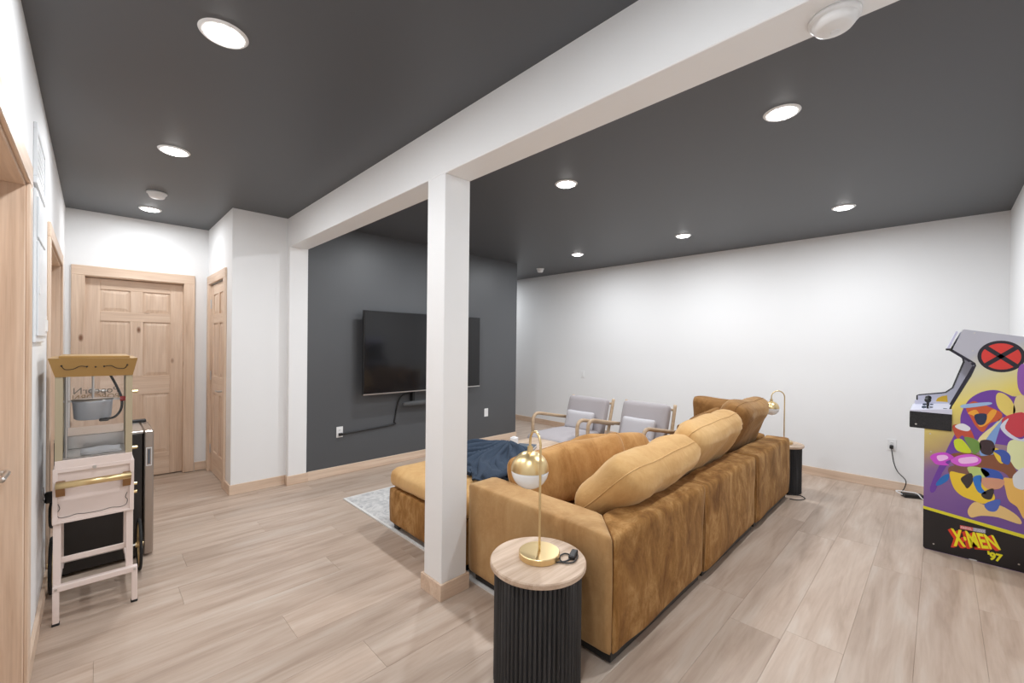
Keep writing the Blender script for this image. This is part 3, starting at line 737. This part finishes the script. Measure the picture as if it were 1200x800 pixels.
pg = from_bm('plug', box(-.014, .014, -.014, .008, -.03, .02, bev=.004), M['slate'], cb)
for x in (-.010, .004): from_bm('prong', box(x, x+.006, -.006, .002, -.055, -.03), M['plastic'], cb)

# ------------------------------------------------------------------ popcorn cart
t = thing('popcorn_cart', 'blush and gold popcorn machine on a wheeled cart by the left wall', 'popcorn machine', (0, 0, 0))
X0, X1, Y0, Y1 = -.137, .152, 3.10, 3.46
def P(nm, bm, mt, par=None, sm=False): return from_bm(nm, bm, M[mt], par or t, sm)
# canopy: flares outwards and up
bm = bmesh.new()
lo = [bm.verts.new(p) for p in ((X0, Y0-.005, 1.236), (X1, Y0-.005, 1.236), (X1, Y1+.005, 1.236), (X0, Y1+.005, 1.236))]
hi = [bm.verts.new(p) for p in ((-.160, Y0-.045, 1.330), (.170, Y0-.045, 1.330), (.170, Y1+.04, 1.330), (-.160, Y1+.04, 1.330))]
bm.faces.new(lo[::-1]); bm.faces.new(hi)
for i in range(4): bm.faces.new((lo[i], lo[(i+1) % 4], hi[(i+1) % 4], hi[i]))
cn = P('canopy', bm, 'gold')
P('top_cap', box(-.125, .14, Y0, Y1, 1.330, 1.342, bev=.002), 'gold')
def sx(px): return -.137+px*.289
def cy_(z): return Y0-.005-(z-1.236)/.094*.04-.0018
pts = [(.08, 1.292), (.12, 1.275), (.22, 1.276), (.30, 1.290), (.38, 1.288)]
for q in (pts, [(1-a, z) for a, z in pts]):
    P('scroll', tube([(sx(a), cy_(z), z) for a, z in q], .0016, 6), 'black', cn, True)
for a, z in ((.08, 1.293), (.39, 1.287), (.5, 1.285), (.61, 1.287), (.92, 1.293)):
    bm = bmesh.new(); bmesh.ops.create_uvsphere(bm, u_segments=10, v_segments=6, radius=.0042); bmesh.ops.translate(bm, verts=bm.verts, vec=(sx(a), cy_(z), z)); P('rosette', bm, 'black', cn, True)
# corner posts
for x0, x1, y0, y1 in ((X0, X0+.028, Y0, Y0+.018), (X1-.028, X1, Y0, Y0+.018)):
    P('corner_post', box(x0, x1, y0, y1, .77, 1.236, bev=.001), 'olive')
for x0, x1, y0, y1 in ((X0, X0+.022, Y1-.018, Y1), (X1-.022, X1, Y1-.018, Y1)):
    P('corner_post', box(x0, x1, y0, y1, .77, 1.236, bev=.001), 'olive')
P('door_rod', addcyl(bmesh.new(), (X0+.038, Y0+.03, .80), (X0+.038, Y0+.03, 1.236), .006, seg=10), 'steel')
for b in ((X0+.03, X1-.03, Y0+.006, Y0+.009, .80, 1.236), (X0+.022, X1-.022, Y1-.010, Y1-.007, .80, 1.236), (X0+.006, X0+.009, Y0+.02, Y1-.02, .80, 1.236), (X1-.009, X1-.006, Y0+.02, Y1-.02, .80, 1.236)):
    P('glass_pane', box(*b), 'glass')
# lettering on the far pane, facing the other way
mw = Matrix.Translation((.012, Y1-.0045, 1.130)) @ Matrix.Rotation(PI, 4, 'Z') @ Matrix.Rotation(PI/2, 4, 'X')
textmesh('lettering', 'PopcorN', .052, pcol((.20, .16, .10)), t, mw, ext=.0004)
mw = Matrix.Translation((.012, Y1-.0045, 1.092)) @ Matrix.Rotation(PI, 4, 'Z') @ Matrix.Rotation(PI/2, 4, 'X')
textmesh('lettering', 'POPCORN', .042, M['gold'], t, mw, ext=.0004)
# kettle
kx, ky = -.002, 3.28
ke = P('kettle', lathe([(0, .992), (.066, .992), (.074, 1.0), (.080, 1.085), (.083, 1.092), (.078, 1.094), (0, 1.094)], 36, (kx, ky, 0)), 'alu', None, True)
P('lid', lathe([(.084, 1.094), (.084, 1.100), (.05, 1.104), (0, 1.105)], 36, (kx, ky, 0)), 'steel', ke, True)
P('stirring_rod', addcyl(bmesh.new(), (kx, ky, 1.10), (kx, ky, 1.232), .005, seg=10), 'steel', ke)
P('hanger_arm', boxes([(X0+.02, X1-.02, ky-.006, ky+.006, 1.088, 1.098)]), 'steel', ke)
P('rod_cap', addcyl(bmesh.new(), (kx, ky, 1.226), (kx, ky, 1.236), .016, seg=16), 'black')
P('power_lead', tube([(.065, 3.26, 1.234), (.095, 3.23, 1.16), (.112, 3.22, 1.10), (.110, 3.22, 1.04), (.085, 3.22, 1.00), (.05, 3.22, .992)], .006, 8), 'black', None, True)
P('lead_grip', box(.022, .062, 3.205, 3.235, .982, .998, bev=.004), 'black')
P('red_knob', addcyl(bmesh.new(), (.105, 3.20, 1.100), (.130, 3.20, 1.100), .013, seg=14), 'red')
# cabinet floor and body
P('popcorn_tray', box(X0+.024, X1-.024, Y0+.02, Y1-.02, .815, .822, bev=.001), 'steel')
P('inner_shelf', box(X0+.024, X1-.024, Y1-.11, Y1-.02, .822, .895, bev=.003), 'steel')
P('paper_sheet', rbox(X0+.09, X1-.04, Y0+.04, Y0+.20, .822, .832, r=.004, wr=.008, n=8, wrs=20), 'paper', None, True)
P('front_sill', box(X0+.0, X1-.0, Y0-.004, Y0+.02, .765, .815, bev=.002), 'blush')
P('body', box(X0-.006, X1+.008, Y0+.002, Y1, .500, .775, bev=.003), 'blush')
P('front_panel', boxes([(X0-.006, X1+.008, Y0-.008, Y0+.002, .755, .775), (X0-.006, X1+.008, Y0-.008, Y0+.002, .500, .512), (X0-.006, X0+.012, Y0-.008, Y0+.002, .51, .756), (X1-.010, X1+.008, Y0-.008, Y0+.002, .51, .756)], bev=.001), 'blush')
h = P('push_handle', addcyl(bmesh.new(), (X0+.006, Y0-.065, .705), (X1-.006, Y0-.065, .705), .0165, seg=18), 'brass', None, True)
for x in (X0+.022, X1-.022): P('bracket', prism([(Y0-.006, .715), (Y0-.075, .712), (Y0-.070, .690), (Y0-.020, .640), (Y0-.006, .640)], 'x', x-.016, x+.016), 'bracket', h)
for q in ([(-.125, .60), (-.118, .575), (-.127, .555), (-.120, .530), (-.09, .527), (-.06, .533), (-.03, .528)], [(-.03, .528), (.03, .527), (.07, .533), (.105, .527), (.128, .535), (.134, .56), (.126, .575), (.133, .60)]):
    P('scroll', tube([(x, Y0+.0005, z) for x, z in q], .0012, 6), 'black', None, True)
bm = bmesh.new(); addcyl(bm, (.006, Y0-.008, .765), (.006, Y0-.018, .765), .008, seg=12); P('catch', bm, 'steel')
for z, y in ((1.143, 3.12), (.835, 3.12), (.635, 3.12), (.59, 3.12)):
    P('side_knob', addcyl(bmesh.new(), (X1, y, z), (X1+.022, y, z), .008, seg=12), 'brass')
# legs and rails
for x in (X0+.010, X1-.008):
    P('leg', prism([(Y0+.006, .502), (Y0+.034, .502), (Y0+.034, .165), (Y0+.006, .165)], 'x', x-.014, x+.014), 'blush')
    P('rear_leg', prism([(Y1-.04, .502), (Y1-.012, .502), (Y1+.012, .155), (Y1-.016, .155)], 'x', x-.012, x+.012), 'blush')
    P('side_rail', box(x-.011, x+.011, Y0+.03, Y1-.02, .165, .185, bev=.002), 'blush')
P('middle_rail', box(X0+.01, X1-.01, Y0+.04, Y0+.052, .285, .312, bev=.002), 'blush')
P('foot_rail', box(X0-.004, X1+.024, Y0-.026, Y0+.006, .165, .195, bev=.003), 'blush')
for x in (X0+.008, X1+.012):
    f = P('foot', box(x-.012, x+.012, Y0-.026, Y0+.0, .008, .166, bev=.002), 'blush')
    P('rubber_pad', box(x-.014, x+.014, Y0-.028, Y0+.002, 0, .012, bev=.002), 'rubber', f)
    P('bolt', addcyl(bmesh.new(), (x, Y0-.026, .18), (x, Y0-.031, .18), .006, seg=10), 'steel', f)
# spoked wheels
wy, wr_ = 3.50, .155
for wx in (X0-.026, X1+.056):
    tire = tube([(wx, wy+(wr_-.008)*math.cos(2*PI*k/24), wr_+(wr_-.008)*math.sin(2*PI*k/24)) for k in range(24)], .008, 8, closed=True, res=2)
    wh = P('wheel', tire, 'rubber', None, True)
    bm = bmesh.new()
    for k in range(12):
        a = 2*PI*k/12; addcyl(bm, (wx, wy, wr_), (wx, wy+(wr_-.014)*math.cos(a), wr_+(wr_-.014)*math.sin(a)), .003, seg=6)
    P('spokes', bm, 'brass', wh)
    P('hub', addcyl(bmesh.new(), (wx-.018, wy, wr_), (wx+.018, wy, wr_), .016, seg=16), 'brass', wh)
    P('rim', tube([(wx, wy+(wr_-.019)*math.cos(2*PI*k/24), wr_+(wr_-.019)*math.sin(2*PI*k/24)) for k in range(24)], .004, 6, closed=True, res=2), 'brass', wh, True)
P('axle', addcyl(bmesh.new(), (X0-.03, wy, wr_), (X1+.06, wy, wr_), .006, seg=10), 'steel')
P('axle_bracket', boxes([(X0+.002, X0+.022, Y1-.02, wy+.012, wr_-.012, wr_+.012), (X1-.018, X1+.004, Y1-.02, wy+.012, wr_-.012, wr_+.012)]), 'blush')
# its power cord up to the wall outlet
P('power_cord', tube([(X0-.010, 3.40, .40), (X0-.025, 3.36, .42), (XL+.03, 3.39, .50), (XL+.035, 3.40, .545)], .006, 8), 'black', None, True)
P('plug', box(XL+.010, XL+.045, 3.385, 3.415, .535, .595, bev=.006), 'black')

# ------------------------------------------------------------------ arcade machine
AX, AX2 = 4.24, 4.70
t = thing('arcade_machine', 'tall arcade cabinet with purple and yellow side art against the right wall', 'arcade machine', (0, 0, 0))
side = [(-.410, 0), (.060, 0), (.072, .012), (.074, .90), (-.055, 1.0), (-.062, 1.03), (-.150, 1.245), (-.172, 1.318), (-.168, 1.335), (-.155, 1.347), (-.060, 1.425), (-.066, 1.445), (-.106, 1.560), (-.115, 1.564), (-.410, 1.505)]
P('side_panel', prism(side, 'x', AX, AX+.018), 'art', t)
sideB = [(-.410, 0), (.060, 0), (.072, .012), (.074, .90), (.122, .985), (.122, 1.055), (.112, 1.057), (-.013, 1.083), (-.035, 1.09), (-.073, 1.130), (-.129, 1.330), (-.125, 1.36), (-.112, 1.375), (-.052, 1.425), (-.106, 1.560), (-.410, 1.505)]
M['cheek'] = plain('pale_lilac_cheek', (.66, .66, .78), .4)
P('side_panel', prism(sideB, 'x', AX2-.018, AX2), 'cheek', t)
def molding(poly, x, w=.012):
    return tube([(x, a, b) for a, b in poly], w, 6, res=3)
P('edge_molding', tube([(AX+.009, a, b) for a, b in side[4:12]], .0095, 6, smoothpath=False), 'black', t)
P('edge_molding', tube([(AX2-.009, a, b) for a, b in sideB[4:14]], .0095, 6, smoothpath=False), 'black', t)
# black outline printed along the screen opening of the near side
def strip(pts, w, x, nm='print_outline', c=(.015, .012, .03)):
    bm = bmesh.new()
    for (a0, b0), (a1, b1) in zip(pts, pts[1:]):
        d = Vector((a1-a0, b1-b0)); L = d.length; d.normalize(); n = Vector((-d.y, d.x))*w
        e = d*w*.5
        q = [(a0-e.x, b0-e.y), (a1+e.x, b1+e.y), (a1+e.x+n.x, b1+e.y+n.y), (a0-e.x+n.x, b0-e.y+n.y)]
        A = [bm.verts.new((x, p[0], p[1])) for p in q]; B = [bm.verts.new((x+.001, p[0], p[1])) for p in q]
        bm.faces.new(A); bm.faces.new(B[::-1])
        for i in range(4): bm.faces.new((A[i], B[i], B[(i+1) % 4], A[(i+1) % 4]))
    return from_bm(nm, bm, pcol(c), t)
strip([(-.060, 1.03), (-.172, 1.318), (-.155, 1.347), (-.060, 1.425)], -.016, AX-.0008)
# body between the sides
P('front_panel', box(AX+.018, AX2-.018, .045, .062, .02, .87), 'black', t)
P('coin_door', box(AX+.10, AX+.34, .062, .070, .30, .62, bev=.004), 'slate', t)
P('back_panel', box(AX+.018, AX2-.018, -.40, -.388, .02, 1.50), 'black', t)
P('top_panel', prism([(-.112, 1.555), (-.40, 1.498), (-.40, 1.485), (-.112, 1.540)], 'x', AX+.018, AX2-.018), 'black', t)
P('screen_bezel', prism([(-.09, 1.03), (-.20, 1.32), (-.215, 1.315), (-.105, 1.025)], 'x', AX+.018, AX2-.018), 'black', t)
P('screen', prism([(-.098, 1.06), (-.192, 1.305), (-.189, 1.306), (-.095, 1.061)], 'x', AX+.05, AX2-.05), 'glass_tv', t)
P('speaker_grille', prism([(-.20, 1.325), (-.09, 1.405), (-.09, 1.415), (-.20, 1.335)], 'x', AX+.018, AX2-.018), 'black', t)
M['marq'] = plain('marquee_print', (.62, .62, .80), .3)
P('marquee', prism([(-.045, 1.430), (-.085, 1.548), (-.075, 1.552), (-.033, 1.434)], 'x', AX+.004, AX2-.004), 'marq', t)
P('marquee_frame', boxes([(AX, AX2, -.062, -.028, 1.418, 1.432)], bev=.002), 'black', t)
# control deck
dk = P('control_deck', box(AX-.014, AX2+.014, -.062, .152, .858, .975, bev=.004), 'blackg', t)
dt = P('deck_top', prism([(-.062, .975), (.152, .975), (.150, .983), (-.062, 1.012)], 'x', AX-.012, AX2+.012), 'cheek', t)
P('rear_ledge', box(AX2-.02, AX2+.0, -.05, .14, .975, 1.02, bev=.003), 'cheek', t)
for k, (x, y) in enumerate(((4.31, .06), (4.53, .06))):
    j = P('joystick', addcyl(bmesh.new(), (x, y, .985), (x, y, 1.045), .006, seg=10), 'black', dk)
    bm = bmesh.new(); bmesh.ops.create_uvsphere(bm, u_segments=14, v_segments=10, radius=.018); bmesh.ops.translate(bm, verts=bm.verts, vec=(x, y, 1.055)); P('ball_top', bm, 'black', j, True)
    P('dust_washer', addcyl(bmesh.new(), (x, y, .985), (x, y, .993), .024, seg=18), 'black', j)
    for a in range(3):
        for b in range(2):
            P('button', addcyl(bmesh.new(), (x+.055+a*.03, y-.02+b*.04, .984), (x+.055+a*.03, y-.02+b*.04, .999), .012, seg=14), 'navy', dk)
for y, z in ((-.03, .99),): P('start_button', addcyl(bmesh.new(), (AX+.03, y, z), (AX+.03, y, z+.02), .011, seg=14), 'navy', dk)
P('bolt', addcyl(bmesh.new(), (AX-.016, .118, .885), (AX-.014, .118, .885), .006, seg=10), 'steel', dk)
# printed graphics on the near side: px gives points of the panel plane in metres (y, z)
def G(u, v):
    """point of the side panel's plane from the measured sheet of the artwork (sheet units)"""
    d = F2+R3*((u-600)/495.987)-U3*((v-405.888)/495.987); k = (AX)/d.x
    return (d.y*k, 1.425+d.z*k)
def decal(nm, pts, c, lay=1, rough=.3):
    cr = []; n = len(pts)            # round the outline off
    for i in range(n):
        p0, p1, p2, p3 = [Vector(pts[(i+k-1) % n]) for k in range(4)]
        for q in range(4):
            u = q/4; cr.append(.5*((2*p1)+(p2-p0)*u+(2*p0-5*p1+4*p2-p3)*u*u+(3*p1-p0-3*p2+p3)*u**3)*1.0)
    pl = [G(*p) for p in cr]
    pl = [(max(-.408, a), b) for a, b in pl]
    x = AX-.0004*lay
    return from_bm(nm, prism(pl, 'x', x, AX+.0005), pcol(c, rough), t)
def circ(c, r, n=40): return [(c[0]+r*math.cos(2*PI*i/n), c[1]+r*math.sin(2*PI*i/n)) for i in range(n)]
# black kick area and yellow line
base_y = [(.0715, .012), (.0735, .283), (-.409, .220), (-.409, .002), (.061, .002)]
from_bm('kick_print', prism(base_y, 'x', AX-.0006, AX+.0005), pcol((.012, .010, .012)), t)
from_bm('yellow_line', prism([(.0735, .283), (.0735, .303), (-.409, .243), (-.409, .220)], 'x', AX-.0009, AX+.0005), pcol((.75, .68, .03)), t)
# front golden strip
# red and black round emblem
cc = (-.280, 1.383)
e = from_bm('emblem_ring', prism(circ(cc, .104), 'x', AX-.0006, AX+.0005), pcol((.012, .010, .02)), t)
from_bm('emblem_field', prism(circ(cc, .086), 'x', AX-.0010, AX+.0005), pcol((.70, .04, .03)), t)
for sgn in (1, -1):
    a = math.radians(42)*sgn; dx, dz = math.cos(a), math.sin(a); L, W = .092, .0125
    q = [(cc[0]+dx*L*s-dz*W*r, cc[1]+dz*L*s+dx*W*r) for s, r in ((-1, -1), (1, -1), (1, 1), (-1, 1))]
    from_bm('emblem_bar', prism(q, 'x', AX-.0014, AX+.0005), pcol((.012, .010, .02)), t)
# plain abstract colour shapes standing in for the artwork
ART = [
 ([(1125, 500), (1126, 486), (1134, 470), (1146, 461), (1160, 457), (1172, 458), (1186, 464), (1201, 470), (1201, 520), (1150, 520), (1110, 545), (1096, 575), (1090, 570), (1108, 530), (1118, 510)], (.16, .05, .36), 1),
 ([(1178, 462), (1186, 470), (1190, 482), (1182, 488), (1170, 478), (1167, 466), (1170, 460)], (.80, .62, .15), 2),
 ([(1190, 466), (1201, 465), (1201, 488), (1188, 488)], (.75, .62, .30), 2),
 ([(1132, 478), (1140, 470), (1150, 473), (1163, 478), (1174, 484), (1172, 492), (1160, 496), (1152, 506), (1144, 500), (1138, 490)], (.60, .10, .03), 3),
 ([(1134, 484), (1142, 488), (1148, 500), (1160, 494), (1168, 482), (1162, 480), (1152, 490), (1144, 480)], (.85, .38, .04), 4),
 ([(1128, 474), (1158, 471), (1160, 474), (1130, 478)], (.35, .50, .75), 5),
 ([(1142, 486), (1156, 485), (1154, 496), (1146, 497)], (.02, .03, .08), 5),
 ([(1174, 490), (1166, 520), (1160, 545), (1148, 530), (1156, 508)], (.22, .38, .72), 3),
 ([(1176, 489), (1166, 497), (1148, 512), (1142, 528), (1148, 526), (1160, 508)], (.85, .74, .35), 4),
 ([(1180, 487), (1201, 484), (1201, 508), (1192, 512), (1178, 505), (1174, 494)], (.62, .05, .07), 4),
 ([(1172, 500), (1182, 490), (1178, 502), (1194, 514), (1201, 513), (1201, 517), (1184, 513)], (.70, .72, .84), 5),
 ([(1116, 500), (1122, 497), (1134, 500), (1140, 508), (1142, 518), (1136, 520), (1128, 510), (1122, 514)], (.55, .08, .04), 4),
 ([(1119, 499), (1128, 496), (1137, 501), (1134, 505), (1124, 503)], (.80, .80, .84), 5),
 ([(1118, 516), (1126, 514), (1134, 522), (1138, 530), (1128, 530), (1120, 526)], (.62, .70, .03), 5),
 ([(1130, 512), (1144, 515), (1150, 524), (1142, 532), (1136, 524)], (.16, .30, .06), 5),
 ([(1148, 518), (1154, 515), (1163, 517), (1166, 526), (1160, 533), (1150, 530)], (.05, .025, .03), 5),
 ([(1112, 534), (1124, 530), (1140, 531), (1152, 534), (1176, 531), (1184, 540), (1190, 550), (1196, 562), (1198, 576), (1188, 574), (1180, 556), (1160, 549), (1140, 548), (1120, 546)], (.25, .085, .04), 4),
 ([(1164, 528), (1176, 527), (1184, 534), (1182, 544), (1174, 541), (1172, 534)], (.05, .10, .42), 6),
 ([(1163, 526), (1170, 526), (1178, 538), (1174, 543), (1168, 538)], (.85, .60, .05), 5),
 ([(1090, 535), (1096, 531), (1108, 530), (1118, 536), (1108, 541), (1112, 545), (1098, 544), (1093, 540)], (.62, .08, .62), 6),
 ([(1114, 540), (1122, 534), (1138, 532), (1150, 538), (1144, 545), (1126, 546)], (.70, .12, .68), 6),
 ([(1098, 534), (1108, 533), (1111, 537), (1101, 540)], (.92, .55, .90), 7),
 ([(1124, 537), (1143, 535), (1145, 541), (1127, 543)], (.92, .55, .90), 7),
 ([(1114, 546), (1134, 546), (1140, 556), (1124, 560), (1112, 554)], (.22, .10, .07), 5),
 ([(1134, 547), (1150, 548), (1160, 556), (1148, 560), (1138, 556)], (.50, .62, .20), 6),
 ([(1150, 548), (1170, 552), (1176, 562), (1166, 566), (1154, 558)], (.04, .10, .45), 6),
 ([(1113, 553), (1124, 554), (1134, 556), (1148, 560), (1160, 572), (1166, 584), (1154, 590), (1140, 586), (1126, 580), (1117, 570)], (.85, .58, .04), 6),
 ([(1097, 566), (1104, 558), (1112, 555), (1111, 562), (1104, 567), (1098, 569)], (.02, .16, .50), 6),
 ([(1126, 560), (1138, 554), (1140, 564), (1134, 572), (1130, 568)], (.04, .03, .03), 7),
 ([(1140, 560), (1150, 557), (1150, 570), (1156, 578), (1146, 576)], (.03, .18, .58), 7),
 ([(1150, 560), (1176, 562), (1172, 572), (1156, 572)], (.66, .32, .20), 7),
 ([(1150, 578), (1164, 572), (1162, 584), (1154, 584)], (.04, .03, .03), 7),
 ([(1134, 598), (1142, 588), (1156, 592), (1172, 592), (1192, 604), (1196, 614), (1170, 606), (1150, 604), (1138, 606)], (.80, .55, .22), 6),
 ([(1154, 590), (1172, 585), (1168, 598), (1158, 598)], (.08, .14, .50), 7),
 ([(1176, 560), (1188, 560), (1201, 552), (1201, 606), (1192, 594), (1182, 586), (1178, 572)], (.85, .50, .12), 6),
 ([(1188, 556), (1201, 548), (1201, 572), (1190, 571), (1187, 564)], (.74, .76, .78), 7),
 ([(1184, 516), (1201, 518), (1201, 548), (1192, 550), (1184, 540), (1180, 528)], (.78, .82, .45), 3),
 ([(1193, 432), (1201, 428), (1201, 462), (1193, 454)], (.30, .10, .45), 2),
]
for i, (pts, c, lay) in enumerate(ART): decal('colour_shape', pts, c, lay)
# screws
for u, v in ((1090, 508), (1091, 529), (1094, 637), (1194, 661), (1142, 390), (1140, 411)):
    a, b = G(u, v); from_bm('screw', addcyl(bmesh.new(), (AX-.002, a, b), (AX+.001, a, b), .005, seg=10), M['steel'], t)
# yellow arc printed on the inside of the far cheek
from_bm('cheek_print', prism([(-.045, 1.02), (.02, 1.02), (.012, 1.045), (-.01, 1.062), (-.04, 1.072)], 'x', AX2-.0195, AX2-.018), pcol((.80, .50, .03)), t)
# logo lettering
def C4(pts, lay):
    r = []
    for u, v in pts: a, b = G(u, v); r.append((AX-.0004*lay, a, b))
    return r
lg = [(1117.5, 639.5), (1173, 644), (1164, 627), (1113.5, 618.5)]
for k in range(5):
    s = 1-k/5
    textmesh('logo_depth' if k else 'logo_depth', 'X\u00b7MEN', 1, pcol((.72, .05, .02)), t, None, ext=.0002, bold=.05, corners=C4([(u-3.4*s+.6*k*.2, v+1.5*s) for u, v in lg], 3+k*.3))
textmesh('logo_lettering', 'X\u00b7MEN', 1, pcol((.90, .80, .02)), t, None, ext=.0002, bold=.035, corners=C4(lg, 6))
textmesh('logo_lettering', "'97", 1, pcol((.85, .78, .02)), t, None, ext=.0002, bold=.05, corners=C4([(1157, 655), (1174, 659), (1175.5, 649.5), (1157, 645)], 3))
from_bm('studio_mark', prism([G(1125, 615), G(1125, 619.3), G(1140, 622), G(1140, 617.8)], 'x', AX-.001, AX+.0005), pcol((.70, .12, .12)), t)
from_bm('studio_mark', prism([G(1140, 617.8), G(1140, 622), G(1155, 624.8), G(1155, 620.3)], 'x', AX-.001, AX+.0005), pcol((.35, .33, .42)), t)
textmesh('studio_lettering', 'MARVEL', 1, pcol((.9, .8, .8)), t, None, ext=.0002, corners=C4([(1126, 618.8), (1139, 621.2), (1139, 618.4), (1126, 616)], 4))
textmesh('studio_lettering', 'STUDIOS', 1, pcol((.8, .8, .85)), t, None, ext=.0002, corners=C4([(1141.5, 621.6), (1154, 624), (1154, 621), (1141.5, 618.8)], 4))
decal('print_label', [(1136, 654.2), (1144, 656), (1144, 657), (1136, 655.2)], (.6, .6, .6), 3)

cb = from_bm('power_cord', tube([(-.045, 0, .43), (-.055, -.01, .36), (-.03, -.02, .28), (-.04, -.05, .20), (-.06, -.11, .13), (-.05, -.10, .05), (-.09, -.08, .012), (.03-.15, -.12, .012)], .004, 8), M['black'], t, True)
cb.location = (XW, .335, 0)
from_bm('plug', box(-.05, -.010, -.014, .014, .42, .455, bev=.004), M['black'], cb)
